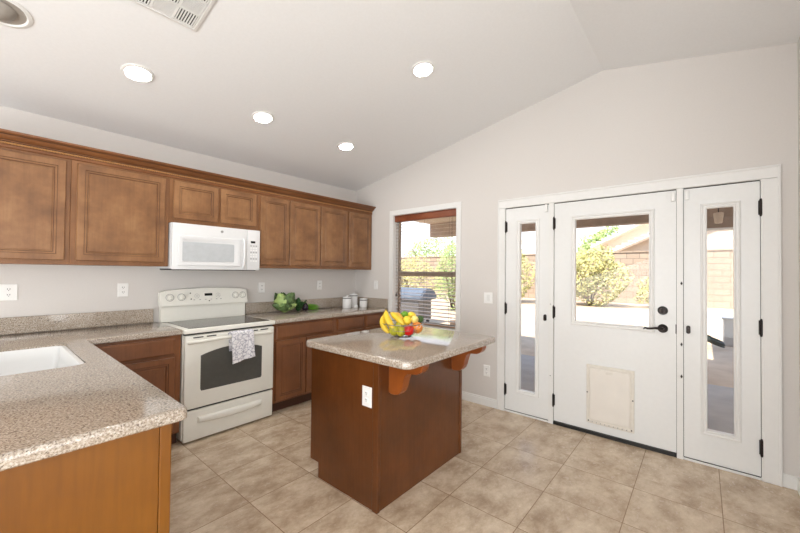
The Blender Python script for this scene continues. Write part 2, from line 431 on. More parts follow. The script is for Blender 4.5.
bm = B(); box(bm, -2.12, -2.0, YB, -4.288, 0, cz(-4.3) + .02); struct('wall_inner', bm, 'wall', label='pale side wall of the living area behind', cat='wall')
bm = B(); box(bm, XL - .1, -2, YB - .1, YB, 0, 2.6); struct('wall_rear', bm, 'wall', label='pale rear wall behind the viewer', cat='wall')
bm = B(); prism(bm, [(YB, 0), (0.14, 0), (0.14, cz(0)), (RIDGE_Y, RIDGE_Z + .02), (YB, cz(YB) + .02)], 0, XL - .1, XL); struct('wall_left', bm, 'wall', label='pale left wall of the living area', cat='wall')
def baseb(name, pts, label):
    bm = B()
    for (x0, x1, y0, y1) in pts:
        box(bm, x0, x1, y0, y1, 0, 0.07); 
        cx, cy = (x0 + x1) / 2, (y0 + y1) / 2
        dx, dy = abs(x1 - x0), abs(y1 - y0)
        if dx < dy: box(bm, x1 - .010, x1, y0, y1, 0.07, 0.086)
        else: box(bm, x0, x1, y0, y0 + .010, 0.07, 0.086)
    struct(name, bm, 'trim', label=label, cat='baseboard')
baseb('baseboard_right', [(-.014, 0, -2.188, -.66)], 'white baseboard between the cabinets and the left glazed door')
baseb('baseboard_corner', [(-.014, 0, -4.288, -4.206)], 'short white baseboard right of the door casing')
bm = B(); box(bm, -2.0, -.014, -4.288, -4.274, 0, .086); struct('baseboard_front', bm, 'trim', label='white baseboard turning along the right edge wall', cat='baseboard')

# door casing, jambs, threshold
bm = B()
def cas_leg(y0, y1, z0, z1): box(bm, -.020, 0, y0, y1, z0, z1, .003, 1)
cas_leg(-2.262, -2.19, 0, 2.04); cas_leg(-4.205, -4.118, 0, 2.04); cas_leg(-4.205, -2.19, 2.042, 2.125)
box(bm, -.026, 0, -4.208, -2.186, 2.112, 2.128, .003, 1); box(bm, -.026, 0, -2.20, -2.186, 0, 2.12, .003, 1); box(bm, -.026, 0, -4.208, -4.194, 0, 2.12, .003, 1)
struct('trim_1', bm, 'trim', label='white casing around the three glazed doors', cat='trim')
bm = B()
for y0, y1 in ((-2.263, -2.245), (-2.741, -2.698), (-3.692, -3.653), (-4.13, -4.112)): box(bm, -.016, T, y0, y1, 0, 2.055)
box(bm, -.012, T, -4.13, -2.245, 2.041, 2.055)
for y0, y1 in ((-2.698, -2.263), (-3.653, -2.741), (-4.112, -3.692)): box(bm, .052, .068, y0, y1, 0.02, 2.041)if False else None
struct('trim_2', bm, 'trim', label='white posts and head framing the three glazed doors', cat='trim')
bm = B()
box(bm, -.012, T + .03, -2.698, -2.262, 0, .016, .003, 1); box(bm, -.012, T + .03, -4.112, -3.692, 0, .016, .003, 1)
struct('trim_3', bm, 'trim', label='white sills under the two narrow doors', cat='trim')
bm = B(); box(bm, -.014, T + .04, -3.653, -2.741, 0, .026, .002, 1); struct('trim_4', bm, 'black', label='black sweep threshold under the wide middle door', cat='threshold')
# doors
def hole_panel(bm, y0, y1, z0, z1, gy0, gy1, gz0, gz1, x0, x1):
    box(bm, x0, x1, y0, gy0, z0, z1); box(bm, x0, x1, gy1, y1, z0, z1)
    box(bm, x0, x1, gy0, gy1, z0, gz0); box(bm, x0, x1, gy0, gy1, gz1, z1)
def make_door(num, y0, y1, z0, g, label, hinge_y, hinge_z):
    d = thing('door_%d' % num, (0, (y0 + y1) / 2, 0), label, 'door', kind='structure')
    bm = B(); x0, x1 = 0.0, .045; z1 = 2.034
    # slab with a real opening
    pts = [(y0, z0), (y1, z0), (y1, z1), (y0, z1)]; hp = [(g[0], g[2]), (g[1], g[2]), (g[1], g[3]), (g[0], g[3])]
    V = {}
    for x in (x0, x1):
        V[x] = ([bm.verts.new((x, *p)) for p in pts], [bm.verts.new((x, *p)) for p in hp])
        for i in range(4): bm.faces.new((V[x][0][i], V[x][0][(i + 1) % 4], V[x][1][(i + 1) % 4], V[x][1][i]))
    for k in (0, 1):
        for i in range(4): bm.faces.new((V[x0][k][i], V[x0][k][(i + 1) % 4], V[x1][k][(i + 1) % 4], V[x1][k][i]))
    fin('slab', bm, 'door', d)
    bm = B(); o = .034
    rings(bm, side(0), g[0] - o, g[1] + o, g[2] - o, g[3] + o, [(0, 0), (.003, .010), (.010, .012), (.016, .007), (.024, .007), (.030, .012), (.036, .010), (.038, -.02)], fill=False)
    fin('glass_frame', bm, 'trim', d)
    bm = B(); box(bm, .018, .024, g[0], g[1], g[2], g[3]); fin('glass_pane', bm, 'glass', d)
    bm = B()
    box(bm, -.004, 0, y0, y1, z1, z1 + .006); box(bm, -.006, .0, y0, y1, z0 - .0015, z0 + .003); box(bm, .002, .04, y0 - .003, y0, z0, z1); box(bm, .002, .04, y1, y1 + .003, z0, z1); fin('seal_shadow_line', bm, 'seam', d)  # door edge seals, plus a dark bottom strip standing in for the shadow line
    for hz in hinge_z:
        bm = B(); lathe(bm, [(.0085, -.052), (.0085, .052)], (-.014, hinge_y, hz), 10); box(bm, -.006, .001, hinge_y - .012, hinge_y + .012, hz - .048, hz + .048)
        ball(bm, (-.014, hinge_y, hz + .055), .007, 8); ball(bm, (-.014, hinge_y, hz - .055), .007, 8)
        fin('hinge', bm, 'bronze', d, True)
    return d
HZ = (1.85, 1.03, 0.22)
dL = make_door(1, -2.695, -2.266, .018, (-2.572, -2.412, .236, 1.875), 'narrow white glazed door nearest the window', -2.270, HZ)
dM = make_door(2, -3.650, -2.744, .028, (-3.478, -2.923, .962, 1.872), 'wide white door with half glass and a pet door', -2.742, HZ)
dR = make_door(3, -4.109, -3.695, .018, (-3.978, -3.827, .252, 1.877), 'narrow white glazed door at the right end', -4.112, HZ)
def latch(parent, y, z):
    bm = B(); prism(bm, [(y + a, z + b) for a, b in rpoly(-.013, .013, -.030, .030, .0125)], 0, -.012, 0)
    o = fin('latch_plate', bm, 'bronze', parent, True)
    bm = B(); prism(bm, [(y + a, z + b) for a, b in rpoly(-.006, .006, -.014, .014, .005)], 0, -.026, -.012); fin('thumb_turn', bm, 'bronze', o, True)
latch(dL, -2.662, .970); latch(dR, -3.722, .974)
def sensor(parent, y, z, s=1.0):
    bm = B(); box(bm, -.022, 0, y - .012 * s, y + .012 * s, z - .035 * s, z + .035 * s, .004, 2); fin('door_sensor', bm, 'plate', parent, True)
sensor(dL, -2.672, 2.0); sensor(dM, -3.632, 1.985); sensor(dR, -3.716, 1.985)
bm = B(); lathe(bm, [(.0, -.03), (.022, -.03), (.024, -.026), (.031, -.014), (.034, 0)], (0, -3.565, 1.105), 24, 'x'); db = fin('deadbolt', bm, 'bronze', dM, True)
bm = B(); box(bm, -.046, -.028, -3.571, -3.559, 1.088, 1.122, .003); fin('thumb_turn', bm, 'bronze', db, True)
bm = B(); lathe(bm, [(0, -.022), (.020, -.022), (.030, -.012), (.034, 0)], (0, -3.565, .965), 24, 'x'); lathe(bm, [(.011, -.055), (.011, -.018)], (0, -3.565, .965), 12, 'x')
lv = fin('lever_rose', bm, 'bronze', dM, True)
bm = B(); tube(bm, [(-.055, -3.575, .966), (-.056, -3.55, .968), (-.056, -3.52, .970), (-.056, -3.49, .963), (-.057, -3.47, .962), (-.058, -3.455, .967), (-.055, -3.445, .955)], [.011, .0105, .009, .008, .0075, .0065, .004], 10)
fin('lever', bm, 'bronze', lv, True)
for z in (.97,):
    bm = B(); box(bm, -.006, 0, -3.651, -3.645, z - .035, z + .035); fin('strike_plate', bm, 'bronze', dM)
for z in (1.32, .86, .62):
    bm = B(); box(bm, -.024, -.016, -3.685, -3.679, z - .012, z + .012); ball(bm, (-.024, -3.682, z), .007, 8); fin('catch', bm, 'slot', dR, True)
for z in (1.10, .44):
    bm = B(); ball(bm, (-.012, -2.716, z + .0), .006, 8); fin('catch', bm, 'slot', dL, True)
# pet door cover on the middle door
bm = B(); rings(bm, side(0), -3.378, -3.022, .098, .600, [(0, 0), (.001, .012), (.006, .015), (.020, .015), (.022, .008)], True)
pet = fin('pet_door', bm, 'petframe', dM)
tag(pet, 'cream plastic pet door cover')
bm = B(); rings(bm, side(-.008), -3.350, -3.050, .135, .572, [(0, 0), (.002, .008), (.006, .010)], True); fin('cover_panel', bm, 'petpanel', pet)
bm = B(); prism(bm, [(-3.2 + a, .548 + b) for a, b in rpoly(-.028, .028, -.010, .010, .009)], 0, -.024, -.018); fin('finger_grip', bm, 'petframe', pet, True)
for (y, z) in ((-3.030, .36), (-3.368, .36), (-3.04, .118), (-3.36, .118)):
    bm = B(); lathe(bm, [(.0, -.020), (.005, -.019), (.006, -.013)], (0, y, z), 10, 'x'); fin('latch_knob', bm, 'slot', pet, True)
for k in range(9):
    bm = B(); lathe(bm, [(.0, -.018), (.004, -.017), (.004, -.013)], (0, -3.07 - k * .032, .112), 8, 'x'); fin('rivet', bm, 'grey', pet, True)

# ------------------------------------------------------------ kitchen window
bm = B()
to = .060
for (a0, a1, b0, b1) in ((WY1, WY1 + to, WZ0 - to, WZ1 + to), (WY0 - to, WY0, WZ0 - to, WZ1 + to), (WY0, WY1, WZ1, WZ1 + to), (WY0, WY1, WZ0 - to, WZ0)):
    box(bm, -.014, 0, a0, a1, b0, b1, .002, 1)
struct('trim_5', bm, 'trim', label='white casing around the blinded kitchen window', cat='trim')
bm = B()
box(bm, 0.001, .094, WY1 - .004, WY1 - .0002, WZ0, WZ1); box(bm, 0.001, .094, WY0 + .0002, WY0 + .004, WZ0, WZ1); box(bm, .001, .094, WY0, WY1, WZ0 + .0002, WZ0 + .006); box(bm, .001, .094, WY0, WY1, WZ1 - .004, WZ1 - .0002)
struct('trim_6', bm, 'trim', label='white lining boards inside the kitchen window opening', cat='trim')
wn = thing('window_1', (0.10, (WY0 + WY1) / 2, WZ0), 'kitchen window with bronze sash behind the wooden blind', 'window', kind='structure')
bm = B()
for (a0, a1, b0, b1) in ((WY1 - .022, WY1, WZ0, WZ1), (WY0, WY0 + .022, WZ0, WZ1), (WY0 + .022, WY1 - .022, WZ0, WZ0 + .035), (WY0 + .022, WY1 - .022, WZ1 - .035, WZ1)):
    box(bm, .096, .130, a0, a1, b0, b1)
fin('window_frame', bm, 'sash', wn)
bm = B(); box(bm, .096, .125, WY0 + .023, WY1 - .023, 1.335, 1.395); fin('meeting_rail', bm, 'sash', wn)
bm = B(); box(bm, .108, .113, WY0 + .023, WY1 - .023, WZ0 + .036, 1.334); fin('glass_pane', bm, 'glass', wn)
bm = B(); box(bm, .108, .113, WY0 + .023, WY1 - .023, 1.396, WZ1 - .036); fin('glass_pane', bm, 'glass', wn)
# blind
bl = thing('window_blind', (.03, (WY0 + WY1) / 2, WZ1), 'brown wooden slatted blind lowered and open in the kitchen window', 'blind')
bm = B(); box(bm, .020, .082, WY0 + .004, WY1 - .004, WZ1 - .085, WZ1 - .004, .004, 2); box(bm, .014, .020, WY0 + .004, WY1 - .004, WZ1 - .020, WZ1 - .008, .002, 1); fin('valance', bm, 'valance', bl, True)
bm = B(); z = WZ1 - .12
while z > WZ0 + .04:
    dz = .0020
    v = [(.033, z - dz), (.081, z + dz), (.081, z + dz + .0022), (.033, z - dz + .0022)]
    prism(bm, [(p[0], p[1]) for p in v], 1, WY0 + .012, WY1 - .012) if False else None
    A = [bm.verts.new((p[0], WY0 + .012, p[1])) for p in v]; Bv = [bm.verts.new((p[0], WY1 - .012, p[1])) for p in v]
    bm.faces.new(A); bm.faces.new(Bv)
    for i in range(4): bm.faces.new((A[i], A[(i + 1) % 4], Bv[(i + 1) % 4], Bv[i]))
    z -= .0435
fin('slats', bm, 'blind', bl)
bm = B(); box(bm, .033, .081, WY0 + .012, WY1 - .012, WZ0 + .012, WZ0 + .030, .003, 1); fin('bottom_rail', bm, 'blind', bl)
for yy in (WY1 - .12, (WY0 + WY1) / 2, WY0 + .12):
    bm = B()
    for xx in (.032, .082): tube(bm, [(xx, yy, WZ1 - .09), (xx, yy, WZ0 + .03)], .0011, 5)
    fin('ladder_cord', bm, 'cord', bl)
for yy, zz in ((WY1 - .035, 1.10), (WY0 + .07, 1.02)):
    bm = B(); tube(bm, [(.026, yy, WZ1 - .09), (.026, yy, zz)], .0012, 5); lathe(bm, [(.003, .02), (.008, 0), (.009, -.02), (.004, -.032)], (.026, yy, zz), 10); fin('pull_cord', bm, 'cord', bl, True)

# ============================================================ WALL CABINETS
YU = -.326
def upper(x0, x1, z0, z1, doors, label, dz0=None):
    t = thing('wall_cabinet', ((x0 + x1) / 2, 0, z0), label, 'cabinet', 'maple wall cabinets above the counter')
    bm = B(); box(bm, x0 + .0006, x1 - .0006, YU, -.001, z0, z1, .0015, 1); fin('body', bm, 'maple_frame', t)
    for (a0, a1) in doors:
        bm = B(); rings(bm, back(YU), a0, a1, dz0 or z0 + .032, 2.145, DOORP, True, True, GLZ); fin('door', bm, 'maple', t, mats=('maple', 'glaze'))
    return t
UB, UT = 1.412, 2.175
upper(-3.70, -2.992, UB, UT, [(-3.66, -3.018)], 'leftmost wall cabinet, cut by the left edge of the picture')
upper(-2.992, -2.386, UB, UT, [(-2.960, -2.415)], 'wall cabinet with one wide door, left of the microwave')
upper(-2.386, -1.612, 1.785, UT, [(-2.357, -1.998), (-1.975, -1.634)], 'short two-door wall cabinet above the microwave', 1.825)
upper(-1.612, -.848, UB, UT, [(-1.587, -1.261), (-1.252, -.855)], 'two-door wall cabinet immediately right of the microwave')
upper(-.848, -.002, UB, UT, [(-.842, -.440), (-.412, -.036)], 'two-door wall cabinet ending at the corner by the window')
# crown
cm = thing('crown_molding', (-1.9, YU, 2.175), 'carved brown crown molding running along the tops of the wall cabinets', 'molding')
prof = [(YU + .02, 2.163), (YU - .002, 2.163), (YU - .008, 2.168), (YU - .008, 2.184), (YU - .002, 2.187), (YU - .002, 2.202), (YU - .016, 2.205), (YU - .018, 2.211), (YU - .026, 2.214), (YU - .034, 2.219), (YU - .044, 2.229), (YU - .050, 2.238), (YU - .050, 2.241), (YU - .062, 2.243), (YU - .064, 2.247), (YU - .074, 2.250), (YU - .076, 2.262), (YU + .02, 2.262)]
bm = B(); prism(bm, prof, 0, -3.70, -.001)
for f in bm.faces:
    zc = f.calc_center_median().z
    if len(f.verts) == 4 and (2.184 < zc < 2.187 or 2.202 < zc < 2.205 or 2.211 < zc < 2.214 or 2.238 < zc < 2.243): f.material_index = 1
fin('molding', bm, 'crown', cm, mats=('crown', 'glaze'))
bm = B()
N = 700; rad = .0055
pr = []
for i in range(N + 1):
    x = -3.70 + i / N * 3.695
    pr.append((x,))
g = [[], []]
for s in (0, 1):
    for i in range(N + 1):
        x = -3.70 + i / N * 3.695; a = x * 2 * PI / .030 + s * PI
        g[s].append((x, YU - .009 + .0038 * math.cos(a), 2.195 + .0038 * math.sin(a)))
    tube(bm, g[s], .0040, 5)
fin('rope_bead', bm, 'rope', cm, True)

# ============================================================ BASE CABINETS
YF = -.612
def lower(x0, x1, label, drawers, doors, side_r=False):
    t = thing('base_cabinet', ((x0 + x1) / 2, -.3, 0), label, 'cabinet', 'maple base cabinets under the counter')
    bm = B(); box(bm, x0 + .0006, x1 - .0006, YF, -.001, .10, .8735, .0015, 1); fin('body', bm, 'base_wood', t)
    bm = B(); box(bm, x0 + .0006, x1 - .0006, YF + .06, -.001, .0, .0995); fin('toe_kick', bm, 'toe', t)
    for a0, a1 in drawers:
        bm = B(); rings(bm, back(YF), a0, a1, .722, .852, DRAWP, True, True); fin('drawer', bm, 'base_wood', t)
    for a0, a1 in doors:
        bm = B(); rings(bm, back(YF), a0, a1, .122, .700, DOORP, True, True, GLZ); fin('door', bm, 'base_wood', t, mats=('base_wood', 'glaze'))
    return t
lower(-3.70, -2.369, 'base cabinet left of the stove with one drawer over a door', [(-2.880, -2.412)], [(-2.880, -2.412)])
lower(-1.594, -.850, 'base cabinet right of the stove with a wide drawer', [(-1.560, -.882)], [(-1.560, -1.226), (-1.216, -.882)])
lower(-.850, -.388, 'narrow base cabinet under the canisters, partly behind the island', [(-.812, -.410)], [(-.812, -.410)])
lower(-.388, -.002, 'narrow base cabinet in the corner by the window', [(-.366, -.03)], [(-.366, -.03)])
# peninsula cabinet
pc = thing('peninsula_cabinet', (-3.34, -1.5, 0), 'amber wood peninsula cabinet in the left foreground under the counter', 'cabinet')
bm = B(); 
# carcass stays below the sink bowl; closed by panels all round
box(bm, -3.68, -2.985, -2.449, -YF * -1 - .02, .0, .60) if False else None
box(bm, -3.69, -2.992, -2.398, -.632, .10, .64); box(bm, -3.62, -3.05, -2.398, -.632, 0, .10)
fin('body', bm, 'pen', pc)
bm = B(); box(bm, -3.70, -3.006, -2.412, -2.398, 0, .8735, .001, 1); fin('end_panel', bm, 'pen', pc)
bm = B(); box(bm, -3.005, -2.972, -2.418, -2.380, 0, .8735, .002, 1); fin('corner_post', bm, 'pen', pc)
bm = B(); box(bm, -2.991, -2.978, -2.379, -.640, .10, .8735); fin('face_frame', bm, 'pen', pc)
for k in range(4):
    y0 = -2.365 + k * .43
    bm = B(); V = lambda a, b, d: (-2.978 + d, a, b)
    rings(bm, V, y0, y0 + .41, .122, .700, [(i, d * .8) for i, d in DOORP], True, True); fin('door', bm, 'pen', pc)
    bm = B(); rings(bm, V, y0, y0 + .41, .722, .852, [(i, d * .8) for i, d in DRAWP], True, True); fin('drawer', bm, 'pen', pc)
bm = B(); box(bm, -3.70, -3.691, -2.398, -.632, 0, .8735); fin('rear_panel', bm, 'pen', pc)

# ============================================================ COUNTERTOPS
CT, CB = .914, .874
outer = [(-2.368, -.002), (-3.74, -.002)] + [(-3.74 + .03 - .03 * math.cos(t), -2.452 + .03 - .03 * math.sin(t)) for t in (0, .5, 1.07, PI / 2)] \
    + [(-2.932 - .022 + .022 * math.sin(t), -2.452 + .022 - .022 * math.cos(t)) for t in (0, .3, .6, .9, 1.2, PI / 2)] + [(-2.932, -.640), (-2.368, -.640)]
hole = rpoly(-3.54, -3.046, -1.455, -.715, .06, 6)
bm = B(); slab(bm, outer, CB, CT, .010, hole)
single('countertop', bm, 'granite', 'L-shaped beige speckled countertop with the sink, left of the stove', 'countertop', 'speckled countertops')
bm = B(); slab(bm, [(-.002, -.002), (-1.594, -.002), (-1.594, -.650), (-.002, -.650)], CB, CT, .010)
single('countertop', bm, 'granite', 'straight beige speckled countertop between stove and window corner', 'countertop', 'speckled countertops')
def splash(x0, x1, y0, y1, label):
    bm = B(); box(bm, x0, x1, y0, y1, CT + .0005, 1.034, .002, 1); single('backsplash', bm, 'granite', label, 'backsplash', 'speckled backsplash strips', smooth=False)
splash(-3.74, -2.400, -.021, -.002, 'low speckled backsplash strip behind the counter left of the stove')
splash(-1.574, -.0215, -.021, -.002, 'low speckled backsplash strip between stove and room corner')
splash(-.021, -.002, -.640, -.0025, 'short speckled backsplash strip on the window wall')
# sink
sk = thing('sink', (-3.3, -1.13, .72), 'white undermount kitchen sink in the peninsula counter', 'sink')
bm = B(); L = []
for ins, z in ((.0008, CT - .010), (.003, CT - .008), (.018, CT - .008), (.024, CT - .014), (.030, CB - .03), (.045, .76), (.07, .715), (.12, .705)):
    pl = inset(hole, ins); L.append([bm.verts.new((p[0], p[1], z)) for p in pl])
Lo = []
for ins, z in ((.0008, CT - .016), (.010, CB - .05), (.030, .75), (.06, .70), (.12, .695)):
    pl = inset(hole, ins); Lo.append([bm.verts.new((p[0], p[1], z)) for p in pl])
n = len(hole)
for S in (L, Lo):
    for a, b in zip(S, S[1:]):
        for i in range(n): bm.faces.new((a[i], a[(i + 1) % n], b[(i + 1) % n], b[i]))
for i in range(n): bm.faces.new((L[0][i], L[0][(i + 1) % n], Lo[0][(i + 1) % n], Lo[0][i]))
bm.faces.new(L[-1]); bm.faces.new(Lo[-1])
fin('basin', bm, 'porcelain', sk, True)
bm = B(); lathe(bm, [(.0, .004), (.03, .003), (.045, .006), (.048, .001)], (-3.3, -1.13, .705), 24); fin('drain', bm, 'steel', sk, True)

# ============================================================ STOVE
SX0, SX1 = -2.366, -1.598
sv = thing('stove', ((SX0 + SX1) / 2, -.35, 0), 'white freestanding electric stove with glass cooktop and oven', 'stove')
bm = B(); box(bm, SX0 + .004, SX1 - .004, -.625, -.012, .03, .872, .003, 1); box(bm, SX0 + .03, SX1 - .03, -.60, -.03, 0, .03)
fin('body', bm, 'bisque', sv)
bm = B(); box(bm, SX0, SX1, -.672, -.10, .876, .912, .006, 3); fin('cooktop', bm, 'bisque', sv, True); ckt = sv.children[-1]
bm = B(); prism(bm, rpoly(SX0 + .045, SX1 - .03, -.630, -.115, .015), 2, .9122, .9152); gt = fin('glass_surface', bm, 'cooktop', ckt)
bm = B(); box(bm, SX0 + .008, SX1 - .008, -.640, -.60, .862, .876); fin('vent_gap', bm, 'seam', sv)
# back panel
pts = []
bgl, bgr = SX0 - .005, SX1 + .004
for i in range(17):
    u = i / 16; x = bgl + (bgr - bgl) * u
    pts.append((x, 1.190 + .022 * (1 - (2 * u - 1) ** 2) - (.010 if i in (0, 16) else 0)))
bm = B(); box(bm, SX0 + .006, SX1 - .006, -.075, -.024, .912, 1.06); fin('back_riser', bm, 'bisque', sv)
# leaning control panel
bm = B(); A = []; Bq = []
poly = [(bgl, 1.055), (bgr, 1.055)] + pts[::-1]
for (x, z) in poly:
    lean = (z - 1.055) * .22
    A.append(bm.verts.new((x, -.112 + lean, z))); Bq.append(bm.verts.new((x, -.026, z)))
bm.faces.new(A); bm.faces.new(Bq)
for i in range(len(poly)): bm.faces.new((A[i], A[(i + 1) % len(poly)], Bq[(i + 1) % len(poly)], Bq[i]))
bmesh.ops.bevel(bm, geom=[e for e in bm.edges if all(v in A for v in e.verts)], offset=.006, segments=2, affect='EDGES')
cp = fin('control_panel', bm, 'bisque', sv, True)
PT = math.atan(.22)
def on_panel(x, z, d): # point d out of the leaning face
    return (x, -.112 + (z - 1.055) * .22 - d, z + d * .22)
def disc(bm, x, z, r0, r1, d0, d1, n=20):
    rr = []
    for (r, d) in ((r0, d0), (r1, d1), (0.0001, d1)):
        rr.append([bm.verts.new(on_panel(x + r * math.cos(2 * PI * i / n), z + r * math.sin(2 * PI * i / n), d)) for i in range(n)])
    for a, b in zip(rr, rr[1:]):
        for i in range(n): bm.faces.new((a[i], a[(i + 1) % n], b[(i + 1) % n], b[i]))
def annulus(bm, x, z, r0, r1, d, n=24):
    a = [bm.verts.new(on_panel(x + r0 * math.cos(2 * PI * i / n), z + r0 * math.sin(2 * PI * i / n), d)) for i in range(n)]
    b = [bm.verts.new(on_panel(x + r1 * math.cos(2 * PI * i / n), z + r1 * math.sin(2 * PI * i / n), d)) for i in range(n)]
    for i in range(n): bm.faces.new((a[i], a[(i + 1) % n], b[(i + 1) % n], b[i]))
for kx in (-2.298, -2.205, -1.715, -1.642):
    bm = B(); annulus(bm, kx, 1.132, .029, .033, .0006); fin('dial_ring', bm, 'grey', cp)
    bm = B(); disc(bm, kx, 1.132, .024, .020, 0, .020)
    q = [on_panel(kx + a, 1.132 + b, d) for (a, b, d) in ((-.005, -.021, .018), (.005, -.021, .018), (.005, .021, .018), (-.005, .021, .018), (-.004, -.020, .030), (.004, -.020, .030), (.004, .020, .030), (-.004, .020, .030))]
    vv = [bm.verts.new(p) for p in q]
    for f in ((0, 1, 2, 3), (4, 5, 6, 7), (0, 1, 5, 4), (1, 2, 6, 5), (2, 3, 7, 6), (3, 0, 4, 7)): bm.faces.new([vv[i] for i in f])
    fin('knob', bm, 'bisque', cp, True)
def ppanel(x0, x1, z0, z1, mat, name, d=.0012):
    bm = B(); rings(bm, lambda a, b, dd: on_panel(a, b, dd), x0, x1, z0, z1, [(0, 0), (0, d)], True); fin(name, bm, mat, cp)
ppanel(-2.008, -1.938, 1.136, 1.160, 'display', 'display')
for bx in (-2.075, -1.885):
    bm = B(); annulus(bm, bx, 1.138, .019, .021, .0008); annulus(bm, bx, 1.138, .006, .008, .0008); fin('touch_pad', bm, 'grey', cp)
for bx in (-2.10, -2.05, -2.0, -1.95, -1.90, -1.86):
    ppanel(bx - .007, bx + .007, 1.100, 1.105, 'grey', 'touch_pad')
for (bx, bz) in ((-2.130, 1.165), (-2.126, 1.110), (-1.968, 1.088)):
    bm = B(); disc(bm, bx, bz, .006, .006, 0, .0012, 10); fin('indicator', bm, 'slot', cp)
# oven door
DX0, DX1 = SX0 + .010, SX1 - .006
bm = B(); box(bm, DX0, DX1, -.660, -.627, .272, .858, .008, 3); od = fin('oven_door', bm, 'bisque', sv, True)
pw = [(-2.240, .418), (-2.232, .404), (-1.730, .404), (-1.722, .418)] + [(-1.722 - i / 12 * .518, .690 + .046 * (1 - (2 * i / 12 - 1) ** 2)) for i in range(13)]
bm = B(); prism(bm, pw, 1, -.6625, -.655); fin('oven_window', bm, 'ovenglass', od)
# vent slots under the cooktop lip
for x in (-2.26, -2.16, -1.99, -1.80, -1.70):
    bm = B(); prism(bm, [(x + a, .840 + b) for a, b in rpoly(-.038, .038, -.0045, .0045, .004)], 1, -.6615, -.656); fin('vent_slot', bm, 'seam', od)
bm = B()
hp = []
for i in range(25):
    u = i / 24; x = DX0 + .02 + (DX1 - DX0 - .04) * u
    y = -.664 - .040 * (1 - abs(2 * u - 1) ** 8); hp.append((x, y, .808 + .012 * (1 - (2 * u - 1) ** 2)))
tube(bm, hp, .0150, 12); fin('handle', bm, 'bisque', od, True)
bm = B(); box(bm, DX0, DX1, -.655, -.627, .016, .256, .008, 3); sd = fin('storage_drawer', bm, 'bisque', sv, True)
bm = B(); poly = [(-2.250 + i / 14 * .54, .168 + .024 * (1 - (2 * i / 14 - 1) ** 2)) for i in range(15)] + [(-1.712 - i / 14 * .536, .210 + .020 * (1 - (2 * i / 14 - 1) ** 2)) for i in range(15)]
poly = [(-2.255 + i / 14 * .54, .150 + .020 * (2 * i / 14 - 1) ** 2) for i in range(15)] + [(-1.715 - i / 14 * .54, .215 + .004 * (2 * i / 14 - 1) ** 2) for i in range(15)]
poly = [(a, b - .020) for a, b in poly]
LL = [[bm.verts.new((p[0], yy, p[1])) for p in (inset(poly, d) if d else poly)] for yy, d in ((-.654, 0), (-.664, .003), (-.676, .010), (-.679, .018))]
for a, b in zip(LL, LL[1:]):
    for i in range(len(poly)): bm.faces.new((a[i], a[(i + 1) % len(poly)], b[(i + 1) % len(poly)], b[i]))
bm.faces.new(LL[-1]); bm.faces.new(LL[0])
fin('drawer_pull', bm, 'bisque', sd, True)
bm = B(); box(bm, SX0 + .01, SX1 - .01, -.629, -.626, .254, .274); fin('seam', bm, 'seam', sv)

# towel on the oven handle
bm = B()
U, Vn = 22, 30
def towel_pt(u, v, layer):
    # u across 0..1, v down 0..1
    hy = -.706
    x = -2.028 + u * .190 + (v ** 1.5) * (.010 + .006 * u) 
    z = .850 - v * (.226 + .034 * (1 - u)) 
    y = hy - .0185 - .006 * math.sin(u * 7 + 1) * (0.3 + v) - .004 * math.sin(u * 15 + v * 3) * v
    if v < .07:
        t = v / .07; z = .860 - (1 - math.cos(t * PI / 2)) * .012 ; y = hy - .0185 * math.sin(t * PI / 2)
    return Vector((x, y - layer, z))
def sheet(fn, th):
    F = [[bm.verts.new(fn(i / U, j / Vn, 0)) for i in range(U + 1)] for j in range(Vn + 1)]
    G = [[bm.verts.new(fn(i / U, j / Vn, th)) for i in range(U + 1)] for j in range(Vn + 1)]
    for j in range(Vn):
        for i in range(U):
            bm.faces.new((F[j][i], F[j][i + 1], F[j + 1][i + 1], F[j + 1][i])); bm.faces.new((G[j][i], G[j + 1][i], G[j + 1][i + 1], G[j][i + 1]))
    for j in range(Vn):
        for k in (0, U): bm.faces.new((F[j][k], F[j + 1][k], G[j + 1][k], G[j][k]))
    for i in range(U):
        for k in (0, Vn): bm.faces.new((F[k][i], F[k][i + 1], G[k][i + 1], G[k][i]))
sheet(towel_pt, .008)
def towel_back(u, v, layer):
    p = towel_pt(u, v * .75, 0); 
    if v < .09:
        t = v / .09; return Vector((p.x, -.706 + (.0175 + layer) * math.sin(t * PI / 2),   .860 - (1 - math.cos(t * PI / 2)) * .012 + layer * (1 - t)))
    return Vector((p.x - .006, -.706 + .0175 + layer * .7, .848 - (v - .09) * .17))
sheet(towel_back, .005)
single('dish_towel', bm, 'towel', 'white dish towel with grey print hanging over the oven handle', 'towel')

# ============================================================ MICROWAVE
mw = thing('microwave', (-2.0, -.2, 1.38), 'white over-the-range microwave mounted above the stove', 'microwave')
MX0, MX1, MZ0, MZ1 = -2.380, -1.622, 1.382, 1.783
bm = B(); box(bm, MX0, MX1, -.372, -.003, MZ0 + .012, MZ1 - .0, .003, 1); fin('body', bm, 'mwwhite', mw)
bm = B(); box(bm, MX0 + .02, MX1 - .02, -.36, -.02, MZ0, MZ0 + .012); fin('bottom_plate', bm, 'seam', mw)
bm = B(); box(bm, MX0, -1.752, -.405, -.374, MZ0 + .006, MZ1 - .002, .006, 3); md = fin('door', bm, 'mwwhite', mw, True)
bm = B(); rings(bm, back(-.405), -2.338, -1.812, 1.420, 1.680, [(0, 0), (.004, .006), (.010, .007), (.030, .007), (.034, .004)], True); fin('window_frame', bm, 'mwwhite', md, True)
bm = B(); prism(bm, [(-2.092 + a, 1.543 + b) for a, b in rpoly(-.214, .214, -.082, .082, .008)], 1, -.4125, -.408); fin('window', bm, 'mwglass', md)
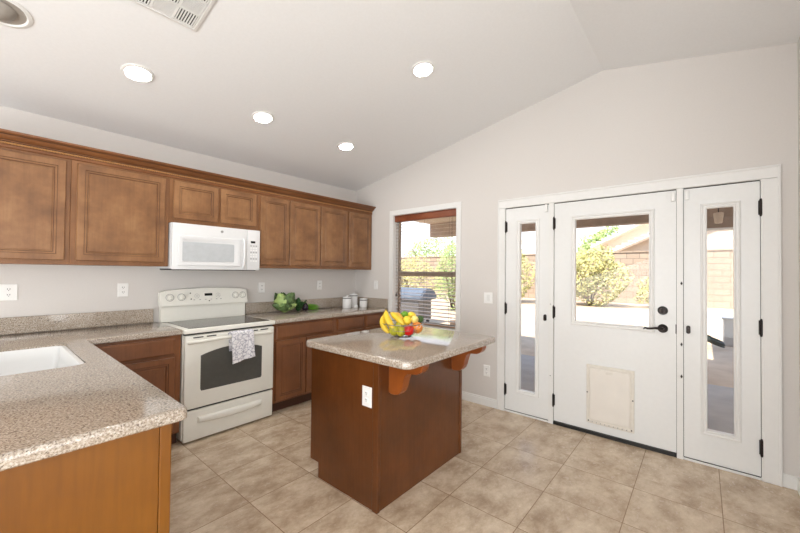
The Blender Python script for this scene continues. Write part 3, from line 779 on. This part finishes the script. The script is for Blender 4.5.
bm = B(); tube(bm, [(-1.790, -.405, 1.405), (-1.790, -.428, 1.425), (-1.790, -.436, 1.55), (-1.790, -.428, 1.665), (-1.790, -.405, 1.685)], .011, 10); fin('handle', bm, 'mwwhite', md, True)
bm = B(); lathe(bm, [(0, -.0025), (.011, -.0025), (.012, 0)], (-1.985, -.405, 1.738), 20, 'y'); fin('emblem', bm, 'grey', md)
bm = B(); box(bm, -1.750, MX1, -.405, -.374, MZ0 + .006, MZ1 - .002, .006, 3); mp_ = fin('control_panel', bm, 'mwwhite', mw, True)
bm = B(); box(bm, -1.716, -1.672, -.4075, -.404, 1.652, 1.672); fin('display', bm, 'display', mp_)
for r in range(8):
    for c in range(3):
        bx, bz = -1.712 + c * .026, 1.625 - r * .021
        bm = B(); box(bm, bx - .008, bx + .008, -.4058, -.404, bz - .0045, bz + .0045); fin('button', bm, 'grey' if r % 3 == 0 else 'plate', mp_)

# ============================================================ ISLAND
IX0, IX1, IY0, IY1 = -1.924, -1.012, -2.370, -1.722
isl = thing('kitchen_island', ((IX0 + IX1) / 2, (IY0 + IY1) / 2, 0), 'brown cherry wood kitchen island base in the centre of the floor', 'kitchen island')
bm = B(); box(bm, IX0 + .012, IX1 - .012, IY0 + .02, IY1 - .02, .10, .8735); box(bm, IX0 + .012, IX1 - .012, IY0 + .02, -1.815, 0, .10); fin('body', bm, 'island', isl)
for xa, xb in ((IX0, IX0 + .012), (IX1 - .012, IX1)):
    bm = B(); prism(bm, [(IY0 + .045, 0), (-1.81, 0), (-1.81, .10), (IY1, .10), (IY1, .8735), (IY0 + .045, .8735)], 0, xa, xb); fin('side_panel', bm, 'island', isl)
bm = B(); box(bm, IX0 + .02, IX1 - .025, IY0 + .006, IY0 + .02, 0, .8735); fin('back_panel', bm, 'island', isl)
bm = B(); box(bm, IX0 - .006, IX0 + .019, IY0 - .001, IY0 + .044, 0, .8735, .003, 2); fin('corner_post', bm, 'island', isl)
bm = B(); box(bm, IX1 - .024, IX1 + .003, IY0 - .001, IY0 + .044, 0, .8735, .003, 2); fin('corner_post', bm, 'island', isl)
for a0, a1 in ((IX0 + .03, -1.472), (-1.462, IX1 - .03)):
    bm = B(); rings(bm, front(IY1 - .02), a0, a1, .122, .700, DOORP, True, True); fin('door', bm, 'island', isl)
    bm = B(); rings(bm, front(IY1 - .02), a0, a1, .722, .852, DRAWP, True, True); fin('drawer', bm, 'island', isl)
def corbel(x0, x1):
    yb = IY0 + .006; P = [(0, 0), (0, -.205)]
    P += [(-.012 - .0, -.212), (-.045, -.212), (-.072, -.205), (-.092, -.185), (-.104, -.160), (-.110, -.130), (-.116, -.100), (-.126, -.080), (-.142, -.068), (-.160, -.064),
          (-.185, -.066), (-.210, -.064), (-.228, -.055), (-.244, -.040), (-.252, -.022), (-.252, 0)]
    bm = B(); prism(bm, [(yb + a, .8735 + b) for a, b in P], 0, x0, x1)
    bmesh.ops.bevel(bm, geom=[e for e in bm.edges if abs(e.verts[0].co.x - e.verts[1].co.x) < 1e-6 and all(v.co.z < .87 for v in e.verts)], offset=.003, segments=1, affect='EDGES')
    fin('corbel', bm, 'corbelwood', isl, False)
M['corbelwood'] = wood('corbel_wood', (120, 62, 22), (136, 72, 28), (150, 82, 34), 0.28, 0.2)
corbel(-1.835, -1.775); corbel(-1.150, -1.09)
def plate(fn, a, b, parent, name='outlet', cat=None, label=None, group=None, sw=False, w=.036, h=.058):
    """cover plate; top-level thing when parent is None"""
    own = parent is None
    if own: t = thing(name, fn(a, b, 0), label, cat, group)
    bm = B(); rings(bm, fn, a - w, a + w, b - h, b + h, [(0, 0), (0, .003), (.003, .006)], True, True)
    p = fin('cover_plate' if own else 'outlet', bm, 'plate', t if own else parent)
    par = t if own else p
    if sw:
        bm = B(); rings(bm, fn, a - .016, a + .016, b - .032, b + .032, [(0, .005), (.002, .009), (.003, .009)], True); fin('rocker', bm, 'trim', par)
    else:
        for s in (-1, 1):
            q = fin('socket', prism_on(fn, a, b + s * .020, .0145, .0135, .006, .0085), 'plate', par)
            for k in (-1, 1):
                bm = B(); rings(bm, fn, a + k * .006 - .0015, a + k * .006 + .0015, b + s * .020 - .001, b + s * .020 + .008, [(0, .008), (0, .0095)], True); fin('slot', bm, 'slot', par)
            bm = B(); rings(bm, fn, a - .002, a + .002, b + s * .020 - .009, b + s * .020 - .005, [(0, .008), (0, .0095)], True); fin('slot', bm, 'slot', par)
def prism_on(fn, a, b, w, h, d0, d1):
    bm = B(); pl = rpoly(-w, w, -h, h, .006, 4)
    A = [bm.verts.new(fn(a + p[0], b + p[1], d0)) for p in pl]; Bv = [bm.verts.new(fn(a + p[0], b + p[1], d1)) for p in pl]
    bm.faces.new(Bv)
    for i in range(len(pl)): bm.faces.new((A[i], A[(i + 1) % len(pl)], Bv[(i + 1) % len(pl)], Bv[i]))
    return bm
plate(side(IX0), -2.274, .646, isl, w=.039, h=.059)
bm = B(); slab(bm, rpoly(-1.984, -.946, -2.636, -1.705, .055, 8, (1, 1, 1, 1)), CB, CT, .010)
single('countertop', bm, 'granite', 'rounded rectangular speckled top on the kitchen island', 'countertop', 'speckled countertops')

# wall outlets and switches
G = 'white outlets and switches'
plate(back(0), -3.262, 1.212, None, 'outlet', 'outlet', 'white outlet on the cabinet wall at the left edge, above the sink', G, w=.044)
plate(back(0), -2.616, 1.208, None, 'outlet', 'outlet', 'white outlet on the cabinet wall just left of the stove', G)
plate(back(0), -1.385, 1.195, None, 'outlet', 'outlet', 'white outlet on the cabinet wall above the cabbage', G)
plate(back(0), -.607, 1.208, None, 'outlet', 'outlet', 'white outlet on the cabinet wall left of the canisters', G)
plate(side(0), -.418, 1.208, None, 'light_switch', 'switch', 'white switch plate between the corner and the window', G, sw=True)
plate(side(0), -2.075, 1.124, None, 'light_switch', 'switch', 'white switch plate between the window and the doors', G, sw=True, w=.05)
plate(side(0), -2.063, .362, None, 'outlet', 'outlet', 'white low outlet on the wall right of the island', G)

# ============================================================ CEILING FITTINGS
slope = math.atan((RIDGE_Z - H0) / -RIDGE_Y)
def ceil_fit(bm, x, y):
    R = Matrix.Rotation(-slope, 4, 'X')  # ceiling rises towards -y
    bmesh.ops.transform(bm, matrix=Matrix.Translation((x, y, cz(y))) @ R, verts=bm.verts); return bm
def downlight(x, y, label, lit=True):
    t = thing('recessed_light', (x, y, cz(y)), label, 'ceiling light', 'recessed ceiling lights')
    R = .078 if lit else .105
    bm = B(); lathe(bm, [(R + .014, 0), (R + .012, -.006), (R - .004, -.010), (R - .010, -.004), (R - .012, -.001)], n=40, cap=False); fin('trim_ring', ceil_fit(bm, x, y), 'trim', t, True)
    if lit:
        bm = B(); lathe(bm, [(.0001, -.007), (.05, -.006), (R - .012, -.003)], n=40, cap=False); fin('lens', ceil_fit(bm, x, y), 'lamp', t, True)
    else:
        bm = B(); lathe(bm, [(R - .010, -.003), (R - .030, -.0015), (.0001, -.001)], n=40, cap=False); fin('reflector', ceil_fit(bm, x, y), 'can', t, True)
        bm = B(); ball(bm, (-.012, .0, .030), .080, 24); 
        for v in list(bm.verts):
            if v.co.z > .0: bm.verts.remove(v)
        fin('lamp_ball', ceil_fit(bm, x, y), 'can', t, True)
downlight(-2.743, -.884, 'lit recessed light nearest the air vent, leftmost of the lit row')
downlight(-1.870, -.894, 'lit recessed light in the middle of the row along the cabinets')
downlight(-.960, -.908, 'lit recessed light nearest the far corner')
downlight(-1.250, -2.147, 'lit recessed light set apart, highest on the slope toward the doors')
downlight(-3.352, -1.0, 'unlit grey recessed light cut off at the top left corner', False)
# air vent
vt = thing('air_vent', (-2.78, -1.645, cz(-1.645)), 'white square ceiling air vent with slatted sections at the top edge', 'air vent')
VW = .185
bm = B(); rings(bm, lambda a, b, d: (a, b, -d), -VW, VW, -VW, VW, [(0, 0), (.004, .009), (.020, .012), (.024, .004)], True); fin('frame', ceil_fit(bm, -2.78, -1.645), 'trim', vt)
bm = B(); box(bm, -VW + .026, VW - .026, -VW + .026, VW - .026, -.0046, -.004); fin('backing', ceil_fit(bm, -2.78, -1.645), 'slot', vt)
c3 = (VW - .026) * 2 / 3
for i in range(3):
    for j in range(3):
        x0 = -VW + .026 + i * c3; y0 = -VW + .026 + j * c3; bm = B()
        n = 7 if (i + j) % 2 == 0 else 9
        box(bm, x0, x0 + .006, y0, y0 + c3, -.011, -.0048); box(bm, x0 + c3 - .006, x0 + c3, y0, y0 + c3, -.011, -.0048)
        box(bm, x0, x0 + c3, y0, y0 + .006, -.011, -.0048); box(bm, x0, x0 + c3, y0 + c3 - .006, y0 + c3, -.011, -.0048)
        for k in range(n):
            u = (k + .5) / n * (c3 - .012) + .006; hw = .0028 if n == 7 else .0026
            if (i + j) % 2 == 0: box(bm, x0 + u - hw, x0 + u + hw, y0, y0 + c3, -.011, -.0048)
            else: box(bm, x0, x0 + c3, y0 + u - hw, y0 + u + hw, -.010, -.0048)
        fin('louver', ceil_fit(bm, -2.78, -1.645), 'trim', vt)

# ============================================================ FRUIT BOWL AND FRUIT
BX, BY, BZ = -1.392, -2.090, CT
fb = thing('fruit_bowl', (BX, BY, BZ), 'wire fruit bowl on the island top', 'bowl')
def bowl_r(h): return .062 + (.154 - .062) * (h / .092) ** .6
bm = B(); tube(bm, [(BX + .154 * math.cos(t), BY + .154 * math.sin(t), BZ + .094) for t in [2 * PI * i / 48 for i in range(48)]], .0028, 8, True); fin('rim', bm, 'steel', fb, True)
bm = B(); tube(bm, [(BX + .062 * math.cos(t), BY + .062 * math.sin(t), BZ + .0028) for t in [2 * PI * i / 36 for i in range(36)]], .0026, 8, True); fin('base_ring', bm, 'steel', fb, True)
bm = B(); tube(bm, [(BX + bowl_r(.05) * math.cos(t), BY + bowl_r(.05) * math.sin(t), BZ + .05) for t in [2 * PI * i / 48 for i in range(48)]], .0014, 6, True); fin('middle_ring', bm, 'steel', fb, True)
for k in range(20):
    bm = B(); t = 2 * PI * k / 20
    pts = [(BX + bowl_r(h) * math.cos(t + .25 * h / .09), BY + bowl_r(h) * math.sin(t + .25 * h / .09), BZ + .003 + h * .99) for h in [.092 * i / 8 for i in range(9)]]
    tube(bm, pts, .0013, 6); fin('wire', bm, 'steel', fb, True)
FG = 'fruit in the wire bowl'
RT = Vector((math.sin(YAW), -math.cos(YAW), 0)); FW = Vector((math.cos(YAW), math.sin(YAW), 0))  # across / away along the room diagonal
def at(a, f, z): v = Vector((BX, BY, BZ + z)) + RT * a + FW * f; return (v.x, v.y, v.z)
def fruit(name, mat, a, f, z, r, sc, label, cat=None, stem=True, rot=None):
    t = thing(name, at(a, f, z), label, cat or name.replace('_', ' '), FG)
    bm = B(); c = at(a, f, z)
    ball(bm, c, r, 22, sc, rot)
    fin('flesh' if False else 'fruit_body', bm, mat, t, True)
    if stem:
        bm = B(); q = Vector((0, 0, r * sc[2])); 
        if rot: q.rotate(rot)
        p0 = Vector(c) + q * .96; tube(bm, [p0, p0 + q.normalized() * .010], .0022, 6); fin('stem', bm, 'stem', t, True)
from mathutils import Euler
# bottom layer
fruit('pear', 'pear', -.062, -.072, .052, .036, (1, 1, 1.15), 'speckled green pear low at the front left of the bowl')
fruit('pear', 'pear', -.012, -.088, .046, .033, (1, 1, 1.1), 'speckled green pear low in front, left of the red apple')
fruit('pear', 'pear', -.022, -.060, .092, .028, (1, 1, 1.15), 'small green pear above the two front pears')
fruit('apple', 'apple', .044, -.078, .052, .039, (1, 1, .98), 'red apple at the front of the wire bowl')
fruit('orange', 'orange', .105, -.030, .064, .042, (1, 1, 1), 'rough orange at the right side of the bowl', stem=False)
fruit('lemon', 'lemon', .030, -.038, .116, .034, (1.0, 1.0, .98), 'round yellow lemon on top in the middle of the bowl', stem=False)
fruit('pale_lemon', 'palelemon', .088, -.022, .122, .029, (1.2, .95, .95), 'pale yellow lemon on top, right of the middle', 'lemon', stem=False, rot=Euler((0, .5, .6)))
fruit('lemon', 'lemon', .066, .042, .142, .030, (1.2, .95, .95), 'yellow lemon highest at the back of the bowl', stem=False, rot=Euler((0, .4, -.4)))
fruit('lime', 'lime', .012, .030, .150, .029, (1.15, 1, .95), 'bright green lime highest in the middle of the bowl', stem=False)
fruit('avocado', 'avocado', .128, .035, .116, .030, (1.25, .9, .9), 'dark green avocado at the right rim of the bowl', stem=False, rot=Euler((0, -.3, .3)))
fruit('mango', 'mango', -.034, .014, .134, .034, (1.35, .95, .9), 'orange blushed mango lying beside the bananas', stem=False, rot=Euler((0, .6, -.85)))
def banana(p, q, bow, r, label):
    p, q = Vector(at(*p)), Vector(at(*q)); mid = (p + q) / 2 + Vector(at(*bow)) - Vector((BX, BY, BZ)); pts = []; rs = []
    n = 16
    for i in range(n + 1):
        t = i / n; pt = p * (1 - t) ** 2 + mid * 2 * t * (1 - t) + q * t * t; pts.append(pt)
        rs.append(r * (.34 if i == 0 else .42 if i == 1 else min(1, .5 + 1.6 * min(t, 1 - t)) if t < .9 else .62 if t < .97 else .25))
    t0 = thing('banana', tuple(p), label, 'banana', FG)
    bm = B(); tube(bm, pts, rs, 7); fin('peel', bm, 'banana', t0, True)
    bm = B(); d = (pts[0] - pts[1]).normalized(); tube(bm, [pts[0] + d * .004 * k for k in range(5)], [r * .33, r * .3, r * .28, r * .28, r * .3], 7); fin('stem', bm, 'banana_tip', t0, True)
    bm = B(); ball(bm, pts[-1], r * .28, 8); fin('tip', bm, 'banana_tip', t0, True)
banana((-.140, -.004, .152), (-.096, -.066, .030), (-.050, 0, -.010), .0225, 'outermost banana, curving down the left rim of the bowl')
banana((-.124, -.030, .184), (-.052, -.094, .056), (-.036, -.01, .012), .0235, 'banana leaning tall at the left, second from the rim')
banana((-.088, -.020, .168), (.010, -.086, .090), (-.012, -.01, .026), .0225, 'banana slanting down over the front middle of the bowl')

# ============================================================ GREENS ON THE COUNTER
def leaf(bm, base, dirv, upv, L, W, curl, ruffle, seed, n=9, m_=9, th=.0012):
    """cupped, ruffled leaf as a thin solid sheet"""
    rn = random.Random(seed); d = Vector(dirv).normalized(); u = Vector(upv); u = (u - d * u.dot(d)).normalized(); s = d.cross(u); base = Vector(base); ph = rn.random() * 6
    def P(i, j, off):
        t = i / n; v = (j / m_ - .5) * 2
        wd = W * math.sin(PI * min(1, .12 + .82 * t)) ** .6
        ang = curl * t
        pos = base + d * (L * math.sin(ang) / max(curl, 1e-3)) + u * (L * (1 - math.cos(ang)) / max(curl, 1e-3))
        nn = u * math.cos(ang) - d * math.sin(ang)
        cup = .35 * W * v * v
        rf = ruffle * abs(v) ** 2 * math.sin(ph + t * 16 + v * 3) + ruffle * max(0, t - .7) * 2 * math.sin(ph + v * 9)
        return pos + s * (wd * v) + nn * (cup + rf + off)
    top = [[bm.verts.new(P(i, j, 0)) for j in range(m_ + 1)] for i in range(n + 1)]
    bot = [[bm.verts.new(P(i, j, -th)) for j in range(m_ + 1)] for i in range(n + 1)]
    for i in range(n):
        for j in range(m_):
            bm.faces.new((top[i][j], top[i][j + 1], top[i + 1][j + 1], top[i + 1][j])); bm.faces.new((bot[i][j], bot[i + 1][j], bot[i + 1][j + 1], bot[i][j + 1]))
    for i in range(n):
        for j in (0, m_): bm.faces.new((top[i][j], top[i + 1][j], bot[i + 1][j], bot[i][j]))
    for j in range(m_):
        for i in (0, n): bm.faces.new((top[i][j], top[i][j + 1], bot[i][j + 1], bot[i][j]))
KX, KY = -1.240, -.235
cb = thing('cabbage', (KX, KY, CT), 'green cabbage with loose ruffled outer leaves on the counter right of the stove', 'cabbage')
bm = B(); ball(bm, (KX, KY, CT + .085), .076, 28, (1, 1, .95))
for v in bm.verts:
    p = v.co - Vector((KX, KY, CT + .085)); v.co += p * .05 * math.sin(p.x * 90 + p.z * 60) 
fin('head', bm, 'cabbage', cb, True)
for k in range(11):
    a = 2 * PI * k / 11 + .2; low = k % 2
    bm = B(); r0 = .030
    b0 = (KX + r0 * math.cos(a), KY + r0 * math.sin(a), CT + .022 + .006 * low)
    dv = (math.cos(a), math.sin(a), .15 if low else .60)
    leaf(bm, b0, dv, (0, 0, 1), .135 if low else .235, .066 if low else .080, 1.0 if low else 1.45, .018, k)
    for v in bm.verts:
        if v.co.z < CT + .003: v.co.z = CT + .003 + .0005 * (k % 3)
        if v.co.y > -.026: v.co.y = -.026
    fin('leaf', bm, 'cabbage_dark' if k % 3 else 'cabbage', cb, True)
kl = thing('kale_bunch', (-1.02, -.165, CT), 'bunch of dark curly green leaves right of the cabbage', 'greens')
for k in range(13):
    a = 2 * PI * k / 13; bm = B()
    leaf(bm, (-1.020 + .015 * math.cos(a), -.165 + .015 * math.sin(a), CT + .035), (math.cos(a) * .55, math.sin(a) * .55, .6 + .5 * (k % 3)), (math.cos(a), math.sin(a), -.4) if k % 2 else (0, 0, 1), .088 + .020 * (k % 3), .030, .7, .010, 40 + k, 8, 7)
    for v in bm.verts:
        if v.co.z < CT + .003: v.co.z = CT + .003
        if v.co.y > -.026: v.co.y = -.026
    fin('leaf', bm, 'kale', kl, True)
bm = B(); ball(bm, (-1.020, -.165, CT + .032), .030, 12, (1, 1, 1)); fin('stalk', bm, 'kale', kl, True)
ep = thing('eggplant', (-.915, -.150, CT), 'dark purple eggplant standing beside the curly greens', 'eggplant')
bm = B(); lathe(bm, [(.0005, 0), (.022, .003), (.033, .018), (.036, .038), (.032, .062), (.023, .082), (.014, .093), (.0005, .096)], (-.915, -.150, CT), 20); fin('fruit_body', bm, 'eggplant', ep, True)
bm = B(); lathe(bm, [(.020, -.012), (.014, .002), (.005, .008), (.004, .020), (.001, .021)], (-.915, -.150, CT + .095), 10, cap=False); fin('stem', bm, 'kale', ep, True)
gb = thing('green_beans', (-.84, -.13, CT), 'small heap of bright green beans next to the eggplant', 'green beans', kind='stuff')
bm = B()
for k in range(44):
    rn = random.Random(k); z0 = CT + .006 + .0105 * (k % 6); x = -.878 + rn.random() * .02; y = -.19 + rn.random() * .10
    tube(bm, [(x, y, z0), (x + .05, y + .01 * rn.random(), z0 + .006), (x + .115, y + .02 * (rn.random() - .5), z0 + .0)], [.003, .0048, .003], 6)
fin('bean_heap', bm, 'greens', gb, True)

# ============================================================ CANISTERS
def canister(x, y, r, h, label, handle=0):
    t = thing('canister', (x, y, CT), label, 'canister', 'white lidded canisters in the counter corner')
    bm = B(); lathe(bm, [(.0005, 0), (r * .93, 0), (r * .98, .006), (r, .02), (r, h * .74), (r * .97, h * .78), (r * .97, h * .80)], (x, y, CT), 28); fin('jar', bm, 'porcelain', t, True)
    bm = B(); lathe(bm, [(r * .98, 0), (r * 1.01, .003), (r * 1.01, .006), (r * .98, .009)], (x, y, CT + h * .80), 28); fin('seal_ring', bm, 'bead', t, True)
    bm = B(); lathe(bm, [(r * .99, 0), (r * 1.03, .006), (r * 1.01, .014), (r * .86, h * .2 - .016), (r * .30, h * .2 - .012), (r * .22, h * .2 - .002), (.0005, h * .2)], (x, y, CT + h * .80 + .009), 28); fin('lid', bm, 'porcelain', t, True)
    if handle:
        bm = B(); a = PI * 1.12
        P = [(x + (r - .002) * math.cos(a), y + (r - .002) * math.sin(a), CT + h * .70), (x + (r + .018) * math.cos(a), y + (r + .018) * math.sin(a), CT + h * .72), (x + (r + .018) * math.cos(a), y + (r + .018) * math.sin(a), CT + h * .60), (x + (r - .002) * math.cos(a), y + (r - .002) * math.sin(a), CT + h * .56)]
        tube(bm, P, .005, 8); fin('clasp', bm, 'porcelain', t, True)
    return t
canister(-.345, -.235, .058, .150, 'left canister, medium height, of the white canister set', 1)
canister(-.172, -.165, .055, .178, 'tallest white canister, in the middle of the set')
canister(-.100, -.285, .053, .108, 'shortest white canister, at the right of the set', 1)
cp_ = thing('sugar_bowl', (-.272, -.325, CT), 'tiny white lidded pot in front of the tall canister', 'pot')
bm = B(); lathe(bm, [(.0005, 0), (.022, 0), (.027, .008), (.028, .022), (.022, .034)], (-.272, -.325, CT), 20); fin('pot_body', bm, 'porcelain', cp_, True)
bm = B(); lathe(bm, [(.022, .034), (.018, .040), (.005, .043), (.005, .048), (.0005, .050)], (-.272, -.325, CT), 20); fin('lid', bm, 'porcelain', cp_, True)

# ============================================================ OUTSIDE
GZ = -.05
bm = B(); box(bm, -12, 60, -40, 50, GZ - .3, GZ - .012); struct('ground', bm, 'dirt', label='pale sunlit gravel yard behind the house', cat='ground')
bm = B(); box(bm, T + .001, 2.75, -9, 5, GZ - .011, GZ); struct('patio_slab', bm, 'concrete', label='shaded grey concrete patio outside the doors', cat='patio')
pr = thing('patio_cover', (1.8, -2, 2.2), 'brown patio roof with beam over the slab outside', 'patio roof', kind='structure')
bm = B(); box(bm, T + .001, 3.25, -9, .88, 2.46, 2.58); fin('roof_deck', bm, 'stucco', pr)
bm = B(); box(bm, 3.26, 5.4, -9, -3.62, 2.47, 2.57); fin('shadow_deck', bm, 'stucco', pr)  # unseen deck added behind the beam to lengthen the shadow on the yard
bm = B(); box(bm, 5.2, 5.38, -8.4, -8.2, GZ - .012, 2.47); fin('post', bm, 'beam', pr)  # unseen post carrying the added deck
bm = B(); box(bm, 2.95, 3.15, -9, .86, 2.17, 2.46); fin('beam', bm, 'beam', pr)
bm = B(); box(bm, 2.98, 3.12, -9, -3.75, 2.03, 2.17); fin('lower_beam', bm, 'beam', pr)
bm = B(); box(bm, 2.97, 3.13, -9, -3.75, 2.0, 2.03); fin('beam_strip', bm, 'trim', pr)
for yy in (-6.6, -.45):
    bm = B(); box(bm, 2.96, 3.14, yy - .09, yy + .09, GZ - .012, 2.17 if yy > -1 else 2.0); fin('post', bm, 'beam', pr)
gw = thing('block_wall', (17.5, 0, GZ), 'tan concrete block garden wall at the end of the yard', 'wall', kind='structure')
bm = B(); box(bm, 17.5, 17.7, -14, 24, GZ - .012, 2.50); fin('masonry', bm, 'block', gw)
bm = B(); box(bm, 17.46, 17.74, -14, 24, 2.50, 2.56); fin('cap', bm, 'block', gw)
# neighbour's house
nh = thing('neighbour_house', (26, -4, GZ), 'neighbouring stucco house with tiled gable roofs beyond the block wall', 'house')
def gable(x0, x1, yc, hw, ze, zr, name):
    bm = B(); prism(bm, [(yc - hw, GZ), (yc + hw, GZ), (yc + hw, ze), (yc, zr), (yc - hw, ze)], 0, x0, x1); fin('wall', bm, 'nstucco', nh)
    for s in (-1, 1):
        bm = B(); e = .6; k = (zr - ze) / hw
        prism(bm, [(yc, zr + .02), (yc + s * (hw + e), ze - k * e + .02), (yc + s * (hw + e), ze - k * e + .20), (yc, zr + .20)], 0, x0 - .5, x1); 
        fin('roof', bm, 'roof', nh)
        bm = B(); n = 22
        for i in range(n):
            u = (i + .5) / n; y = yc + s * (hw + e) * u; z = zr + .20 - k * (hw + e) * u
            box(bm, x0 - .54, x0 - .1, y - .13, y + .13, z - .02, z + .08)
        fin('rake_tile', bm, 'roof', nh)
        bm = B(); prism(bm, [(yc, zr - .10), (yc + s * (hw + e), ze - k * e - .10), (yc + s * (hw + e), ze - k * e + .04), (yc, zr + .04)], 0, x0 - .52, x0 - .48); fin('fascia', bm, 'fascia', nh)
gable(22.0, 30.0, -6.3, 6.7, 2.77, 5.78, 'a')
gable(26.0, 36.0, -5.0, 7.0, 3.57, 7.0, 'b')
# planting
def shrub(name, cx, cy, z0, rx, ry, rz, n, size, mat, label, cat, seed, trunk=.04, group=None):
    rn = random.Random(seed)
    t = thing(name, (cx, cy, z0), label, cat, group)
    bm = B()
    for k in range(n):
        while True:
            p = Vector((rn.uniform(-1, 1), rn.uniform(-1, 1), rn.uniform(-1, 1)))
            if .25 < p.length < 1: break
        p = Vector((p.x * rx, p.y * ry, p.z * rz)) * (1 + .15 * math.sin(p.y * 5 + p.z * 4))
        c = Vector((cx, cy, z0 + rz * 1.02)) + p
        c.z = max(c.z, z0 + .02)
        a = Vector((rn.uniform(-1, 1), rn.uniform(-1, 1), rn.uniform(-1, 1))).normalized(); b = a.orthogonal().normalized(); s = size * rn.uniform(.6, 1.3)
        q = [bm.verts.new(c + a * s), bm.verts.new(c + b * s * .45), bm.verts.new(c - a * s), bm.verts.new(c - b * s * .45)]
        bm.faces.new(q)
    me = fin('foliage', bm, mat, t)
    for k in range(7):
        bm = B(); a = rn.uniform(0, 6.3); e = Vector((cx + rx * .6 * math.cos(a), cy + ry * .6 * math.sin(a), z0 + rz * rn.uniform(.9, 1.6)))
        b0 = Vector((cx + .08 * math.cos(a), cy + .08 * math.sin(a), z0)); mid = (b0 + e) / 2 + Vector((0, 0, rz * .15))
        tube(bm, [b0, mid, e], [trunk, trunk * .7, trunk * .3], 6); fin('branch', bm, 'bark', t, True)
PG = 'shrubs and trees in the yard'
shrub('shrub', 14.6, .20, GZ, 1.2, 1.5, 1.35, 4200, .085, 'leafy', 'large yellow-green shrub before the block wall, left in the door glass', 'shrub', 3, group=PG)
shrub('shrub', 15.3, -2.6, GZ, 1.0, 1.2, .75, 1800, .08, 'leafy', 'low yellowish shrub right of the large shrub by the wall', 'shrub', 4, group=PG)
shrub('shrub', 13.5, 3.9, GZ, 1.3, 1.4, 1.55, 3600, .085, 'leafy', 'tall olive shrub seen through the narrow left door', 'shrub', 5, group=PG)
shrub('shrub', 8.2, 3.55, GZ, .75, .8, 1.35, 3200, .05, 'leafg', 'green shrub at the right side of the kitchen window', 'shrub', 6, .03, group=PG)
shrub('shrub', 14.0, 10.5, GZ, 1.4, 2.2, 1.2, 2600, .09, 'leafy', 'pale shrub by the wall behind the kitchen window', 'shrub', 9, group=PG)
shrub('tree', 40.0, 4.6, GZ, 2.6, 3.0, 3.3, 4200, .22, 'leafg', 'bright green tree rising beyond the wall left of the roofs', 'tree', 7, .14, group=PG)
shrub('tree', 24.0, 16.0, GZ, 2.4, 3.6, 2.5, 3200, .15, 'leafg', 'faint green tree above the wall seen through the blind', 'tree', 8, .14, group=PG)
# covered grill
gr = thing('covered_grill', (4.75, 2.72, GZ), 'grill with a blue-grey hood outside the kitchen window', 'grill')
bm = B(); box(bm, 4.35, 4.95, 2.25, 3.15, GZ + .10, .62, .02, 2); fin('cart', bm, 'grillbody', gr)
bm = B(); 
pf = [(4.28, .62), (5.02, .62), (5.02, .74), (4.92, .86), (4.70, .94), (4.52, .92), (4.36, .82), (4.28, .72)]
prism(bm, pf, 1, 2.10, 3.30); bmesh.ops.bevel(bm, geom=list(bm.edges), offset=.03, segments=3, affect='EDGES'); fin('hood', bm, 'grillcover', gr, True)
for (xx, yy) in ((4.42, 2.32), (4.88, 2.32), (4.42, 3.08), (4.88, 3.08)):
    bm = B(); lathe(bm, [(.05, -.02), (.05, .02)], (xx, yy, GZ + .05), 14, 'y'); fin('wheel', bm, 'black', gr, True)
bm = B(); lathe(bm, [(.0005, 0), (.12, 0), (.16, .30), (.175, .30), (.175, .34), (.15, .34), (.14, .30), (.0005, .29)], (3.6, .55, GZ - .012), 20)
single('plant_pot', bm, 'clay', 'empty clay pot standing at the patio edge outside the kitchen window', 'pot')
# things seen through the right glass
bm = B(); box(bm, 6.35, 6.75, -4.80, -4.14, GZ - .012, .48, .01, 1); box(bm, 6.32, 6.78, -4.83, -4.11, .48, .52, .008, 1)
single('utility_box', bm, 'box', 'small grey utility box in the yard beyond the right door', 'box', smooth=False)
hs = B()
P = []
for i in range(150):
    t = i / 150 * 2 * PI * 5; r = .20 + .012 * math.sin(i * .7); P.append((5.85 + r * math.cos(t), -3.93 + r * math.sin(t), GZ + .13 + .09 * math.sin(t) + .016 * (i // 30)))
tube(hs, P, .012, 6); single('garden_hose', hs, 'hose', 'dark coiled garden hose lying in the yard beyond the right door', 'hose')
hb = thing('hanging_bucket', (2.80, -4.0, 2.17), 'pale lantern hanging from the patio beam outside the right door', 'bucket')  # pale bucket hung by the beam, not a lamp
bm = B(); lathe(bm, [(.0005, -.19), (.030, -.19), (.040, -.185), (.055, -.06), (.050, -.05), (.0005, -.045)], (2.80, -3.97, 2.26), 16); fin('bucket_body', bm, 'nstucco', hb, True)
bm = B(); tube(bm, [(2.80, -3.97, 2.21), (2.80, -3.97, 2.46)], .006, 6); fin('stem', bm, 'bronze', hb, True)
for o in list(D.objects):
    if '_w' in o: del o['_w']
